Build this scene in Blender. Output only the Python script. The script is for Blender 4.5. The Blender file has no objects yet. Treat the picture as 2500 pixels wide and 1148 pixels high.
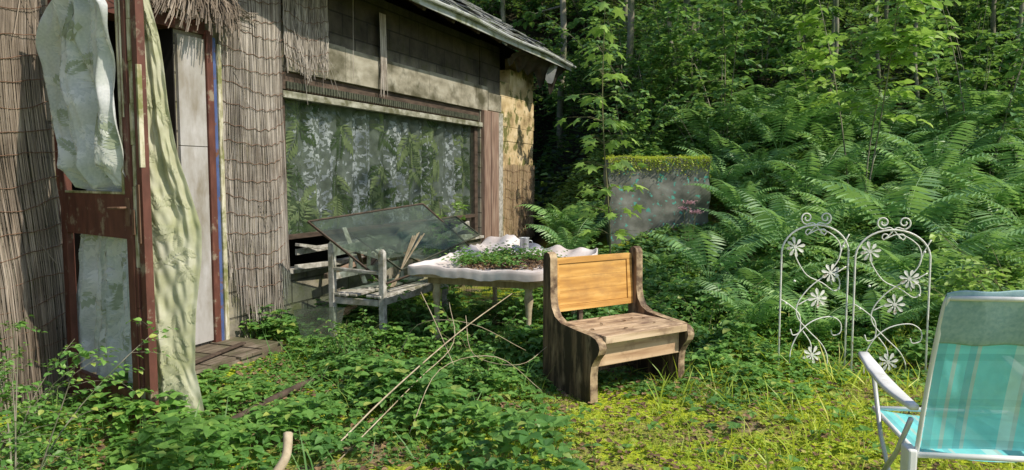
import bpy, math, random
import numpy as np
from mathutils import Vector, Matrix
random.seed(7); rng=np.random.default_rng(7)
scene=bpy.context.scene
COL=scene.collection
pi=math.pi
# ---------------------------------------------------------------- materials
def new_mat(name):
    m=bpy.data.materials.new(name); m.use_nodes=True
    nt=m.node_tree; nt.nodes.clear()
    out=nt.nodes.new('ShaderNodeOutputMaterial')
    b=nt.nodes.new('ShaderNodeBsdfPrincipled')
    nt.links.new(b.outputs[0],out.inputs[0])
    return m,nt,b,out
def ramp(nt,fac,stops):
    r=nt.nodes.new('ShaderNodeValToRGB'); cr=r.color_ramp
    while len(cr.elements)<len(stops): cr.elements.new(0.5)
    for e,(p,c) in zip(cr.elements,stops):
        e.position=p; e.color=(c[0],c[1],c[2],1)
    nt.links.new(fac,r.inputs[0]); return r.outputs[0]
def coords(nt,scale=(1,1,1),kind='Object'):
    tc=nt.nodes.new('ShaderNodeTexCoord'); mp=nt.nodes.new('ShaderNodeMapping')
    mp.inputs['Scale'].default_value=scale
    nt.links.new(tc.outputs[kind],mp.inputs[0]); return mp.outputs[0]
def noise(nt,vec,scale=1,detail=4,rough=.55):
    n=nt.nodes.new('ShaderNodeTexNoise'); n.inputs['Scale'].default_value=scale
    n.inputs['Detail'].default_value=detail; n.inputs['Roughness'].default_value=rough
    nt.links.new(vec,n.inputs['Vector']); return n.outputs['Fac']
def mixc(nt,fac,a,b,mode='MIX'):
    x=nt.nodes.new('ShaderNodeMix'); x.data_type='RGBA'; x.blend_type=mode
    def put(sock,v):
        if hasattr(v,'links') or hasattr(v,'is_linked'): nt.links.new(v,sock)
        elif isinstance(v,(int,float)): sock.default_value=v
        else: sock.default_value=(v[0],v[1],v[2],1)
    put(x.inputs[0],fac); put(x.inputs[6],a); put(x.inputs[7],b)
    return x.outputs[2]
def bump(nt,b,h,strength=.3,dist=.02):
    n=nt.nodes.new('ShaderNodeBump'); n.inputs['Strength'].default_value=strength
    n.inputs['Distance'].default_value=dist
    nt.links.new(h,n.inputs['Height']); nt.links.new(n.outputs[0],b.inputs['Normal'])
def noisy(name,stops,scale=(1,1,1),s=5,rough=.7,bmp=.3,dist=.01,grime=None,gs=2.0,grange=(.45,.65),island=0.0,metal=0,spec=.3,gstretch=(1,1,1)):
    m,nt,b,out=new_mat(name)
    v=coords(nt,scale); f=noise(nt,v,s,6)
    c=ramp(nt,f,stops)
    if grime:
        v2=coords(nt,gstretch); g=noise(nt,v2,gs,5,.65)
        gm=ramp(nt,g,[(grange[0],(0,0,0)),(grange[1],(1,1,1))])
        c=mixc(nt,gm,c,grime)
    if island>0:
        ge=nt.nodes.new('ShaderNodeNewGeometry')
        r=ramp(nt,ge.outputs['Random Per Island'],[(0,(1-island,)*3),(1,(1+island*.6,)*3)])
        c=mixc(nt,1.0,c,r,'MULTIPLY')
    nt.links.new(c,b.inputs['Base Color'])
    b.inputs['Roughness'].default_value=rough; b.inputs['Metallic'].default_value=metal
    b.inputs['Specular IOR Level'].default_value=spec
    if bmp: bump(nt,b,f,bmp,dist)
    return m
def leafmat(name,stops,trans=.35,tcol=(.34,.56,.08),big=.6,rough=.45,dark=(.68,.76,.78)):
    m,nt,b,out=new_mat(name)
    ge=nt.nodes.new('ShaderNodeNewGeometry')
    c=ramp(nt,ge.outputs['Random Per Island'],stops)
    v=nt.nodes.new('ShaderNodeMapping'); nt.links.new(ge.outputs['Position'],v.inputs[0])
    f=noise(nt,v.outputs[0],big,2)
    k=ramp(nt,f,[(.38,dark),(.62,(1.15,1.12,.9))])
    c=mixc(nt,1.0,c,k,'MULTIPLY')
    nt.links.new(c,b.inputs['Base Color']); b.inputs['Roughness'].default_value=rough
    b.inputs['Specular IOR Level'].default_value=.5
    t=nt.nodes.new('ShaderNodeBsdfTranslucent')
    tc=mixc(nt,.5,c,tcol); nt.links.new(tc,t.inputs[0])
    mx=nt.nodes.new('ShaderNodeMixShader'); mx.inputs[0].default_value=trans
    nt.links.new(b.outputs[0],mx.inputs[1]); nt.links.new(t.outputs[0],mx.inputs[2])
    nt.links.new(mx.outputs[0],out.inputs[0]); return m
def clothmat(name,c1,c2,trans=.3,s=30,mul=(.78,.8,.7)):
    m,nt,b,out=new_mat(name)
    v=coords(nt); f=noise(nt,v,s,5); g=noise(nt,v,3,4)
    c=ramp(nt,f,[(.35,c1),(.65,c2)])
    k=ramp(nt,g,[(.35,mul),(.6,(1,1,1))]); c=mixc(nt,1.0,c,k,'MULTIPLY')
    nt.links.new(c,b.inputs['Base Color']); b.inputs['Roughness'].default_value=.9
    b.inputs['Specular IOR Level'].default_value=.1
    t=nt.nodes.new('ShaderNodeBsdfTranslucent'); nt.links.new(c,t.inputs[0])
    mx=nt.nodes.new('ShaderNodeMixShader'); mx.inputs[0].default_value=trans
    nt.links.new(b.outputs[0],mx.inputs[1]); nt.links.new(t.outputs[0],mx.inputs[2])
    nt.links.new(mx.outputs[0],out.inputs[0]); bump(nt,b,f,.2,.004); return m
def glassmat(name,tint=(.88,.93,.9),refl=.06,dirt=.2,rough=.08,dc=(.22,.27,.2)):
    m,nt,b,out=new_mat(name)
    tr=nt.nodes.new('ShaderNodeBsdfTransparent'); tr.inputs[0].default_value=(*tint,1)
    gl=nt.nodes.new('ShaderNodeBsdfGlossy'); gl.inputs['Roughness'].default_value=rough
    mx=nt.nodes.new('ShaderNodeMixShader'); mx.inputs[0].default_value=refl
    nt.links.new(tr.outputs[0],mx.inputs[1]); nt.links.new(gl.outputs[0],mx.inputs[2])
    v=coords(nt); f=noise(nt,v,5,7,.7); k=ramp(nt,f,[(.35,(dirt,)*3),(.75,(dirt*3,)*3)])
    b.inputs['Base Color'].default_value=(*dc,1); b.inputs['Roughness'].default_value=.8
    m2=nt.nodes.new('ShaderNodeMixShader'); nt.links.new(k,m2.inputs[0])
    nt.links.new(mx.outputs[0],m2.inputs[1]); nt.links.new(b.outputs[0],m2.inputs[2])
    nt.links.new(m2.outputs[0],out.inputs[0]); return m
M={}
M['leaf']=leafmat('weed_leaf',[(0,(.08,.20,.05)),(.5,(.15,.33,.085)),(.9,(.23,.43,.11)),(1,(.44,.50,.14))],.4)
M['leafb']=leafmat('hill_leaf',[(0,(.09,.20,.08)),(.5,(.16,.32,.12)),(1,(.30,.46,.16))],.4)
M['leafd']=leafmat('forest_leaf',[(0,(.05,.14,.05)),(.5,(.11,.26,.085)),(1,(.24,.42,.12))],.42,big=.55,dark=(.36,.45,.48))  # strong dark patches put woodland shade into the leaf colour
M['leafs']=leafmat('deep_shade_leaf',[(0,(.025,.065,.028)),(.6,(.05,.12,.045)),(1,(.10,.2,.07))],.35,big=.5,dark=(.35,.42,.46))  # darker leaf copy: shade under the trees put into its colour
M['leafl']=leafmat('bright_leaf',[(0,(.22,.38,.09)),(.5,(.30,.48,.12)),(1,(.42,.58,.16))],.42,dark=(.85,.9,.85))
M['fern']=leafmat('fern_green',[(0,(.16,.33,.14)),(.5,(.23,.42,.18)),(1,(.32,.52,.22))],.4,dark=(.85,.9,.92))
M['grass']=leafmat('grass_blade',[(0,(.24,.40,.05)),(.6,(.46,.60,.07)),(.9,(.62,.66,.12)),(1,(.62,.55,.25))],.42,tcol=(.66,.70,.06),dark=(.8,.85,.75))
M['pink']=leafmat('pink_petal',[(0,(.5,.25,.36)),(1,(.7,.42,.5))],.3,tcol=(.6,.3,.4))
M['litter']=noisy('leaf_litter_brown',[(.3,(.09,.055,.03)),(.5,(.19,.12,.07)),(.7,(.34,.24,.14))],s=30,island=.5,rough=.9)
M['stem']=noisy('green_brown_stem',[(.3,(.10,.12,.05)),(.7,(.2,.18,.09))],s=20)
M['bark']=noisy('grey_bark',[(.3,(.13,.12,.09)),(.5,(.24,.22,.17)),(.75,(.38,.35,.28))],(1,1,.25),8,.9,.6,.02,grime=(.08,.13,.04),gs=3)
M['twig']=noisy('dry_twig',[(.3,(.28,.22,.14)),(.7,(.56,.48,.35))],(1,1,1),14,.8)
M['reed']=noisy('weathered_reed',[(.3,(.22,.195,.17)),(.5,(.38,.345,.305)),(.75,(.55,.51,.47))],(6,6,1),3,.85,.2,.002,grime=(.19,.15,.12),gs=1.6,grange=(.5,.72),island=.5)
M['reedd']=noisy('dark_weathered_reed',[(.3,(.17,.14,.115)),(.5,(.31,.26,.215)),(.75,(.44,.39,.34))],(6,6,1),3,.85,.2,.002,grime=(.16,.125,.095),gs=1.6,grange=(.45,.7),island=.5)
M['reedy']=noisy('yellow_reed',[(.3,(.30,.21,.12)),(.6,(.50,.38,.24)),(.8,(.6,.5,.35))],(6,6,1),3,.85,.2,.002,island=.5)
M['wire']=noisy('rusty_wire',[(.3,(.12,.07,.045)),(.7,(.2,.12,.08))],s=30)
M['brown']=noisy('brown_paint',[(.3,(.085,.034,.025)),(.6,(.14,.055,.04)),(.8,(.2,.09,.06))],(3,3,1),6,.55,.3,.004,grime=(.27,.22,.16),gs=7,grange=(.58,.66))
M['cream']=noisy('peeling_cream_paint',[(.35,(.30,.27,.15)),(.55,(.58,.55,.42)),(.7,(.68,.66,.58))],(6,6,1.2),5,.7,.5,.006,grime=(.2,.21,.08),gs=5,grange=(.45,.6))
M['blue']=noisy('blue_paint',[(.3,(.05,.08,.2)),(.7,(.10,.15,.34))],(3,3,1),6,.6,.2,.003,grime=(.16,.08,.05),gs=9,grange=(.55,.65))
M['panel']=noisy('dirty_white_panel',[(.3,(.36,.35,.33)),(.6,(.46,.45,.45)),(.8,(.54,.53,.54))],(2,2,.7),3,.7,.1,.004,grime=(.22,.19,.14),gs=3.2,grange=(.42,.68),gstretch=(1,1,.45))
M['oldwood']=noisy('grey_weathered_wood',[(.3,(.20,.19,.16)),(.5,(.40,.39,.36)),(.75,(.66,.65,.62))],(2,2,2),8,.85,.4,.006,grime=(.17,.17,.10),gs=5,grange=(.5,.68))
M['railwood']=noisy('pale_green_grey_rail',[(.3,(.16,.165,.12)),(.5,(.3,.30,.24)),(.75,(.48,.48,.42))],(1,3,3),6,.85,.4,.006,grime=(.12,.12,.07),gs=6,grange=(.45,.6))
M['rustwood']=noisy('red_brown_wood',[(.3,(.14,.09,.07)),(.5,(.26,.175,.135)),(.75,(.38,.3,.24))],(5,5,.6),4,.8,.4,.005)
M['darkwood']=noisy('dark_stained_wood',[(.3,(.04,.03,.022)),(.7,(.12,.085,.065))],(1,4,4),5,.8,.4,.008)
M['strip']=noisy('dark_grimy_strip',[(.3,(.035,.04,.03)),(.7,(.10,.11,.075))],s=14,rough=.9)
M['white']=noisy('white_enamel',[(.3,(.6,.59,.55)),(.6,(.8,.8,.77))],s=20,rough=.45,bmp=.1,dist=.002,grime=(.36,.2,.11),gs=16,grange=(.62,.69))
M['alu']=noisy('grey_metal_tube',[(.3,(.42,.43,.43)),(.7,(.66,.67,.67))],s=10,rough=.4,bmp=.05,metal=.4)
M['plastic']=noisy('white_plastic',[(.3,(.66,.67,.68)),(.7,(.8,.81,.82))],s=8,rough=.4,bmp=.03,dist=.002,grime=(.45,.45,.38),gs=5,grange=(.58,.75))
M['zinc']=noisy('zinc_mug',[(.3,(.36,.38,.4)),(.7,(.6,.63,.65))],s=15,rough=.35,bmp=.1,metal=.4)
M['gutter']=noisy('pale_gutter',[(.3,(.35,.37,.37)),(.7,(.6,.63,.64))],s=4,rough=.4,bmp=.1,dist=.003,grime=(.2,.22,.14),gs=4)
M['glass']=glassmat('dusty_window_glass',(.92,.94,.93),.05,.02)
M['glassd']=glassmat('dirty_loose_glass',(.66,.73,.68),.05,.06,.12,(.26,.30,.24))
M['lace']=clothmat('white_lace_fabric',(.64,.68,.71),(.78,.81,.84),.3,60,(.80,.84,.74))
M['lace2']=clothmat('white_leaf_print',(.86,.88,.92),(.9,.92,.94),.3)
M['laceg']=clothmat('grey_green_print',(.46,.52,.42),(.56,.62,.52),.3)
M['pale']=clothmat('pale_cream_fabric',(.62,.62,.47),(.78,.78,.65),.35,9,(.66,.70,.48))
M['olive']=clothmat('olive_leaf_print',(.52,.54,.38),(.62,.63,.48),.35)
M['wcur']=clothmat('grey_net_curtain',(.12,.14,.135),(.24,.27,.26),.2,9)
M['wgreen']=clothmat('green_palm_print',(.03,.06,.028),(.10,.15,.065),.2,9)
M['wgreen2']=clothmat('light_green_palm_print',(.17,.23,.11),(.30,.36,.18),.2,9)
M['wwhite']=clothmat('white_sprig_print',(.5,.53,.6),(.76,.78,.84),.2,3,(.45,.48,.52))
M['tcloth']=clothmat('soiled_white_tablecloth',(.64,.6,.6),(.8,.77,.78),.1,9,(.82,.77,.74))
M['dark']=noisy('interior_shade',[(.3,(.012,.010,.009)),(.7,(.03,.026,.022))],s=3)
M['stripw']=noisy('charred_felt',[(.3,(.02,.018,.016)),(.7,(.07,.06,.05))],s=8)
def woodmat(name,a,b_,c_,axis,grime,gs,gr,gst=(1,1,1)):
    sc=[26,26,26]; sc[axis]=1.6
    return noisy(name,[(.3,a),(.5,b_),(.72,c_)],tuple(sc),1.0,.6,.5,.004,grime=grime,gs=gs,grange=gr,gstretch=gst)
M['bback']=woodmat('honey_varnished_wood',(.36,.17,.04),(.60,.33,.09),(.75,.48,.17),0,(.38,.2,.07),4,(.47,.72),(1,1,2))
M['bseat']=woodmat('worn_pine_seat',(.28,.18,.11),(.50,.37,.24),(.68,.53,.38),0,(.20,.13,.09),5,(.46,.66),(1,2,1))
M['bside']=woodmat('weathered_pine_side',(.06,.035,.022),(.22,.145,.09),(.44,.34,.23),2,(.045,.032,.024),7,(.40,.54),(1,1.6,.3))
M['bfront']=woodmat('pine_apron',(.36,.22,.13),(.55,.38,.24),(.66,.5,.34),0,(.26,.16,.1),6,(.5,.7))
M['bedge']=noisy('pale_worn_wood_edge',[(.3,(.28,.19,.11)),(.7,(.54,.42,.27))],s=20,grime=(.11,.07,.045),gs=9,grange=(.42,.6))
M['floor']=noisy('damp_boards',[(.3,(.07,.055,.04)),(.5,(.16,.13,.095)),(.75,(.30,.26,.21))],(1,8,1),3,.9,.4,.01,grime=(.07,.08,.035),gs=4)
def wallmat():
    m,nt,b,out=new_mat('mossy_block_with_soot_and_eave_shade')
    tc=nt.nodes.new('ShaderNodeTexCoord'); s=nt.nodes.new('ShaderNodeSeparateXYZ'); nt.links.new(tc.outputs['Object'],s.inputs[0])
    c=nt.nodes.new('ShaderNodeCombineXYZ'); nt.links.new(s.outputs[0],c.inputs[0]); nt.links.new(s.outputs[2],c.inputs[1])
    br=nt.nodes.new('ShaderNodeTexBrick'); nt.links.new(c.outputs[0],br.inputs[0])
    br.inputs['Scale'].default_value=1; br.inputs['Brick Width'].default_value=.5; br.inputs['Row Height'].default_value=.24
    br.inputs['Mortar Size'].default_value=.012; br.inputs['Mortar Smooth'].default_value=.4
    br.inputs['Color1'].default_value=(.32,.295,.235,1); br.inputs['Color2'].default_value=(.24,.22,.175,1); br.inputs['Mortar'].default_value=(.13,.12,.095,1)
    f=noise(nt,tc.outputs['Object'],2.2,7,.65); f2=noise(nt,tc.outputs['Object'],25,5,.6)
    k=ramp(nt,f,[(.35,(.35,.35,.35)),(.55,(1,1,1)),(.7,(1.3,1.25,1.1))]); col=mixc(nt,1,br.outputs['Color'],k,'MULTIPLY')
    g=noise(nt,tc.outputs['Object'],3.1,6,.7); gm=ramp(nt,g,[(.52,(0,0,0)),(.66,(.8,.8,.8))])
    col=mixc(nt,gm,col,(.17,.18,.06))
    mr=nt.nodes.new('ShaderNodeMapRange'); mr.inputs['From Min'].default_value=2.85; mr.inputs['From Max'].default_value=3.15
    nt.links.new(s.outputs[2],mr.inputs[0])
    dk=mixc(nt,1,col,(.2,.18,.16),'MULTIPLY'); col=mixc(nt,mr.outputs[0],col,dk)  # wall top darkened: soot plus the eave's shadow put into the colour
    nt.links.new(col,b.inputs['Base Color']); b.inputs['Roughness'].default_value=.95
    ad=nt.nodes.new('ShaderNodeMath'); ad.operation='MULTIPLY_ADD'; nt.links.new(f2,ad.inputs[0]); ad.inputs[1].default_value=.5
    inv=nt.nodes.new('ShaderNodeMath'); inv.operation='SUBTRACT'; inv.inputs[0].default_value=1; nt.links.new(br.outputs['Fac'],inv.inputs[1])
    nt.links.new(inv.outputs[0],ad.inputs[2]); bump(nt,b,ad.outputs[0],.6,.02)
    return m
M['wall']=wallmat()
M['lintel']=noisy('mossy_concrete_lintel',[(.3,(.13,.12,.085)),(.5,(.30,.28,.22)),(.75,(.48,.46,.39))],(1,1,2.2),2.5,.95,.5,.02,grime=(.08,.075,.045),gs=1.5,grange=(.46,.60))
M['pier']=noisy('ochre_mossy_pier',[(.3,(.16,.11,.05)),(.48,(.52,.40,.22)),(.7,(.74,.62,.42))],(1,1,1),3,.95,.8,.04,grime=(.15,.15,.05),gs=2.6,grange=(.52,.58))
M['block']=noisy('lichen_concrete',[(.3,(.07,.08,.065)),(.5,(.17,.175,.15)),(.75,(.32,.33,.30))],(1,1,1),4,.95,.5,.02,grime=(.12,.44,.36),gs=14,grange=(.60,.63))
M['roof']=noisy('weathered_roof_slate',[(.3,(.15,.16,.17)),(.5,(.26,.27,.28)),(.75,(.42,.43,.44))],(1,1,1),3,.8,.4,.02,grime=(.09,.11,.07),gs=3,grange=(.45,.6),island=.3)
def groundmat():
    m,nt,b,out=new_mat('forest_soil_and_moss')
    ge=nt.nodes.new('ShaderNodeNewGeometry'); P=ge.outputs['Position']
    f=noise(nt,P,6,8,.7); c=ramp(nt,f,[(.3,(.08,.06,.037)),(.5,(.2,.155,.10)),(.7,(.34,.27,.18))])
    g=noise(nt,P,1.1,5,.6); gm=ramp(nt,g,[(.40,(0,0,0)),(.52,(1,1,1))])
    f3=noise(nt,P,40,4); mc=ramp(nt,f3,[(.3,(.14,.21,.02)),(.6,(.42,.50,.035)),(.8,(.68,.70,.07))])
    c=mixc(nt,gm,c,mc)
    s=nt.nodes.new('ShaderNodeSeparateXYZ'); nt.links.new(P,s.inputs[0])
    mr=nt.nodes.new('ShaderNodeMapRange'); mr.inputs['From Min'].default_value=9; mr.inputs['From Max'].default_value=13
    nt.links.new(s.outputs[1],mr.inputs[0]); c=mixc(nt,mr.outputs[0],c,(.03,.028,.016))  # soil darkens up the slope: canopy shade put into the colour
    nt.links.new(c,b.inputs['Base Color']); b.inputs['Roughness'].default_value=1
    b.inputs['Specular IOR Level'].default_value=.1
    bump(nt,b,f3,.8,.03); return m
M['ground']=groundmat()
def fabmat():
    m,nt,b,out=new_mat('turquoise_striped_mesh_fabric')
    tc=nt.nodes.new('ShaderNodeTexCoord'); s=nt.nodes.new('ShaderNodeSeparateXYZ'); nt.links.new(tc.outputs['Object'],s.inputs[0])
    mm=nt.nodes.new('ShaderNodeMath'); mm.operation='MULTIPLY'; mm.inputs[1].default_value=1/.58; nt.links.new(s.outputs[0],mm.inputs[0])
    T=(.22,.80,.86); L=(.50,.90,.92); B=(.46,.72,.72); D=(.19,.64,.72)
    st=[(0,D),(.06,T),(.12,B),(.15,T),(.22,D),(.27,B),(.30,T),(.40,T),(.52,L),(.60,B),(.63,T),(.80,D),(.9,T)]
    c=ramp(nt,mm.outputs[0],st)
    nt.nodes[-1].color_ramp.interpolation='CONSTANT'
    m2=nt.nodes.new('ShaderNodeMath'); m2.operation='MULTIPLY'; m2.inputs[1].default_value=2.6; nt.links.new(s.outputs[2],m2.inputs[0])
    m3=nt.nodes.new('ShaderNodeMath'); m3.operation='FRACT'; nt.links.new(m2.outputs[0],m3.inputs[0])
    c2=ramp(nt,m3.outputs[0],[(0,(1,1,1)),(.12,(.82,.88,.88)),(.2,(1.08,1.06,1.05)),(.26,(1,1,1)),(.6,(.84,.9,.9)),(.68,(1,1,1))])
    nt.nodes[-1].color_ramp.interpolation='CONSTANT'
    c=mixc(nt,1,c,c2,'MULTIPLY')
    f=noise(nt,tc.outputs['Object'],7,5); k=ramp(nt,f,[(.3,(.76,.78,.76)),(.6,(1,1,1))]); c=mixc(nt,1,c,k,'MULTIPLY')
    nt.links.new(c,b.inputs['Base Color']); b.inputs['Roughness'].default_value=.6
    t=nt.nodes.new('ShaderNodeBsdfTranslucent'); nt.links.new(c,t.inputs[0])
    tr=nt.nodes.new('ShaderNodeBsdfTransparent')
    a=nt.nodes.new('ShaderNodeMixShader'); a.inputs[0].default_value=.15; nt.links.new(b.outputs[0],a.inputs[1]); nt.links.new(t.outputs[0],a.inputs[2])
    a2=nt.nodes.new('ShaderNodeMixShader'); a2.inputs[0].default_value=.08; nt.links.new(a.outputs[0],a2.inputs[1]); nt.links.new(tr.outputs[0],a2.inputs[2])
    nt.links.new(a2.outputs[0],out.inputs[0]); return m
M['fabric']=fabmat()
M['pad']=clothmat('grey_blue_headrest',(.30,.48,.53),(.42,.60,.64),.2,50,(.85,.85,.8))
# ---------------------------------------------------------------- geometry
class Geo:
    def __init__(s): s.V=[];s.L=[];s.S=[];s.M=[];s.n=0
    def add(s,v,faces,mi=0):
        v=np.asarray(v,float).reshape(-1,3)
        s.V.append(v); s.L.append(np.array([i for f in faces for i in f],int)+s.n)
        s.S.append(np.array([len(f) for f in faces],int)); s.M.append(np.full(len(faces),mi)); s.n+=len(v)
    def add_np(s,v,loops,sizes,mi=0):
        s.V.append(v); s.L.append(loops+s.n); s.S.append(sizes); s.M.append(np.full(len(sizes),mi)); s.n+=len(v)
    def mesh(s,name,mats,smooth=False,offset=None):
        V=np.concatenate(s.V); 
        if offset is not None: V=V-np.array(offset)
        L=np.concatenate(s.L); S=np.concatenate(s.S); Mi=np.concatenate(s.M)
        me=bpy.data.meshes.new(name)
        me.vertices.add(len(V)); me.vertices.foreach_set('co',V.astype(np.float32).ravel())
        me.loops.add(len(L)); me.loops.foreach_set('vertex_index',L.astype(np.int32))
        me.polygons.add(len(S)); st=np.concatenate([[0],np.cumsum(S)[:-1]])
        me.polygons.foreach_set('loop_start',st.astype(np.int32))
        me.polygons.foreach_set('material_index',Mi.astype(np.int32))
        me.polygons.foreach_set('use_smooth',np.full(len(S),smooth))
        for m in mats: me.materials.append(M[m])
        me.update(calc_edges=True); me.validate(); return me
    def build(s,name,mats,parent=None,smooth=False,bev=0,top=None,label=None):
        off=None
        if parent is None:
            V=np.concatenate(s.V); off=np.array([(V[:,0].min()+V[:,0].max())/2,(V[:,1].min()+V[:,1].max())/2,V[:,2].min()])
        me=s.mesh(name,mats if isinstance(mats,(list,tuple)) else [mats],smooth,off)
        ob=bpy.data.objects.new(name,me); COL.objects.link(ob)
        if parent: ob.parent=parent
        else: ob.location=off
        if bev:
            b=ob.modifiers.new('bevel','BEVEL'); b.width=bev; b.segments=2; b.limit_method='ANGLE'
        if label: ob['label']=label
        return ob
def root(name,loc,rz,label,cat,group=None):
    e=bpy.data.objects.new(name,None); e.empty_display_size=.1; COL.objects.link(e)
    e.location=loc; e.rotation_euler=(0,0,rz); e['label']=label; e['category']=cat
    if group: e['group']=group
    return e
def tag(o,label,cat,group=None,kind=None):
    o['label']=label; o['category']=cat
    if group:o['group']=group
    if kind:o['kind']=kind
    return o
BF=[(0,3,2,1),(4,5,6,7),(0,1,5,4),(1,2,6,5),(2,3,7,6),(3,0,4,7)]
def box(g,x0,x1,y0,y1,z0,z1,mi=0):
    g.add([(x0,y0,z0),(x1,y0,z0),(x1,y1,z0),(x0,y1,z0),(x0,y0,z1),(x1,y0,z1),(x1,y1,z1),(x0,y1,z1)],BF,mi)
def beam(g,a,b,w,h,mi=0,up=(0,0,1)):
    a=Vector(a);b=Vector(b);d=(b-a).normalized(); s=d.cross(Vector(up))
    if s.length<1e-3: s=Vector((1,0,0))
    s.normalize(); u=s.cross(d)
    vs=[]
    for p in (a,b):
        for i,j in ((-1,-1),(1,-1),(1,1),(-1,1)): vs.append(p+s*(w/2*i)+u*(h/2*j))
    g.add(vs,[(0,1,2,3),(7,6,5,4),(0,4,5,1),(1,5,6,2),(2,6,7,3),(3,7,4,0)],mi)
def tube(g,pts,r,seg=6,mi=0,cap=True):
    P=np.array([tuple(p) for p in pts],float); n=len(P)
    r=np.full(n,r) if np.isscalar(r) else np.interp(np.linspace(0,1,n),np.linspace(0,1,len(r)),r)
    T=np.gradient(P,axis=0); T/= (np.linalg.norm(T,axis=1)[:,None]+1e-9)
    u=np.cross(T[0],[0,0,1.]); 
    if np.linalg.norm(u)<.05: u=np.cross(T[0],[1.,0,0])
    u/=np.linalg.norm(u); vs=[]
    a=np.arange(seg)*2*pi/seg
    for i in range(n):
        u=u-T[i]*np.dot(u,T[i]); u/=np.linalg.norm(u)+1e-9; w=np.cross(T[i],u)
        vs.append(P[i]+r[i]*(np.cos(a)[:,None]*u+np.sin(a)[:,None]*w))
    F=[]
    for i in range(n-1):
        for j in range(seg):
            k=(j+1)%seg; F.append((i*seg+j,i*seg+k,(i+1)*seg+k,(i+1)*seg+j))
    if cap: F.append(tuple(range(seg-1,-1,-1))); F.append(tuple((n-1)*seg+j for j in range(seg)))
    g.add(np.concatenate(vs),F,mi)
def cat(pts,n=8,closed=False):
    P=[np.array(p,float) for p in pts]; Q=[2*P[0]-P[1]]+P+[2*P[-1]-P[-2]]; out=[]
    for i in range(1,len(Q)-2):
        for k in range(n):
            t=k/n; a,b,c,d=Q[i-1],Q[i],Q[i+1],Q[i+2]
            out.append(.5*((2*b)+(-a+c)*t+(2*a-5*b+4*c-d)*t*t+(-a+3*b-3*c+d)*t**3))
    out.append(P[-1]); return out
def extr(g,prof,x0,x1,mi=0,me=None):
    n=len(prof); v=[(x0,y,z) for y,z in prof]+[(x1,y,z) for y,z in prof]
    g.add(v,[tuple(range(n)),tuple(range(2*n-1,n-1,-1))],mi)
    g.add(v,[(i,i+n,(i+1)%n+n,(i+1)%n) for i in range(n)],mi if me is None else me)
def lathe(g,prof,c,seg=14,mi=0):
    v=[];F=[]
    for r,z in prof:
        for j in range(seg):
            a=j*2*pi/seg; v.append((c[0]+r*math.cos(a),c[1]+r*math.sin(a),c[2]+z))
    for i in range(len(prof)-1):
        for j in range(seg):
            k=(j+1)%seg; F.append((i*seg+j,i*seg+k,(i+1)*seg+k,(i+1)*seg+j))
    g.add(v,F,mi)
def sheet(g,S,nu,nv,mi=0):
    U,Vv=np.meshgrid(np.linspace(0,1,nu),np.linspace(0,1,nv)); P=S(U.ravel(),Vv.ravel())
    i=np.arange(nv-1)[:,None]*nu+np.arange(nu-1)[None,:]; i=i.ravel()
    lo=np.stack([i,i+1,i+nu+1,i+nu],1).ravel(); g.add_np(P,lo,np.full(len(i),4),mi)
def T6(w=.3,f=.12,droop=.1):
    return (np.array([(0,0,0),(.3,w,f),(.7,w*.75,f*.7-droop*.5),(1,0,-droop),(.7,-w*.75,f*.7-droop*.5),(.3,-w,f)]),[(0,5,4,3),(0,3,2,1)])
def T8(w=.32,f=.1,droop=.15):
    return (np.array([(0,0,0),(.33,0,-.02),(.7,0,-.05),(1,0,-droop),(.12,w*.7,f*.5),(.42,w,f),(.75,w*.6,f*.4-.04),(.12,-w*.7,f*.5),(.42,-w,f),(.75,-w*.6,f*.4-.04)]),
      [(0,1,5,4),(1,2,6,5),(2,3,6),(0,7,8,1),(1,8,9,2),(2,9,3)])
def TM():
    o=[(0,0,0)]
    for a,r in [(-150,.35),(-110,.62),(-85,.36),(-58,.85),(-32,.42),(-12,.75),(0,1.0),(12,.75),(32,.42),(58,.85),(85,.36),(110,.62),(150,.35)]:
        a=math.radians(a); o.append((.35+r*math.cos(a)*.65,r*math.sin(a)*.65,-.12*r*r))
    n=len(o); o.append((.35,0,.03))
    F=[(n,i,i+1) for i in range(1,n-1)]+[(n,n-1,0),(n,0,1)]
    return (np.array(o),F)
TB=(np.array([(0,-.02,0),(0,.02,0),(.5,.016,0),(.5,-.016,0),(1,0,-.16)]),[(0,1,2,3),(3,2,4)])
def scat(g,P,size,yaw,pitch,roll,tm,mi=0):
    tv,tf=tm; P=np.asarray(P,float); n=len(P)
    if n==0:return
    size=np.broadcast_to(size,(n,)); yaw=np.broadcast_to(yaw,(n,));pitch=np.broadcast_to(pitch,(n,));roll=np.broadcast_to(roll,(n,))
    cy,sy,cp,sp,cr,sr=np.cos(yaw),np.sin(yaw),np.cos(pitch),np.sin(pitch),np.cos(roll),np.sin(roll)
    X=np.stack([cp*cy,cp*sy,sp],1);Y=np.stack([-sy,cy,0*cy],1);Z=np.stack([-sp*cy,-sp*sy,cp],1)
    Yr=Y*cr[:,None]+Z*sr[:,None];Zr=-Y*sr[:,None]+Z*cr[:,None]
    V=P[:,None,:]+size[:,None,None]*(tv[None,:,0,None]*X[:,None,:]+tv[None,:,1,None]*Yr[:,None,:]+tv[None,:,2,None]*Zr[:,None,:])
    fl=np.array([i for f in tf for i in f]); fs=np.array([len(f) for f in tf]); k=len(tv)
    lo=(fl[None,:]+(np.arange(n)*k)[:,None]).ravel(); g.add_np(V.reshape(-1,3),lo,np.tile(fs,n),mi)
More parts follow.
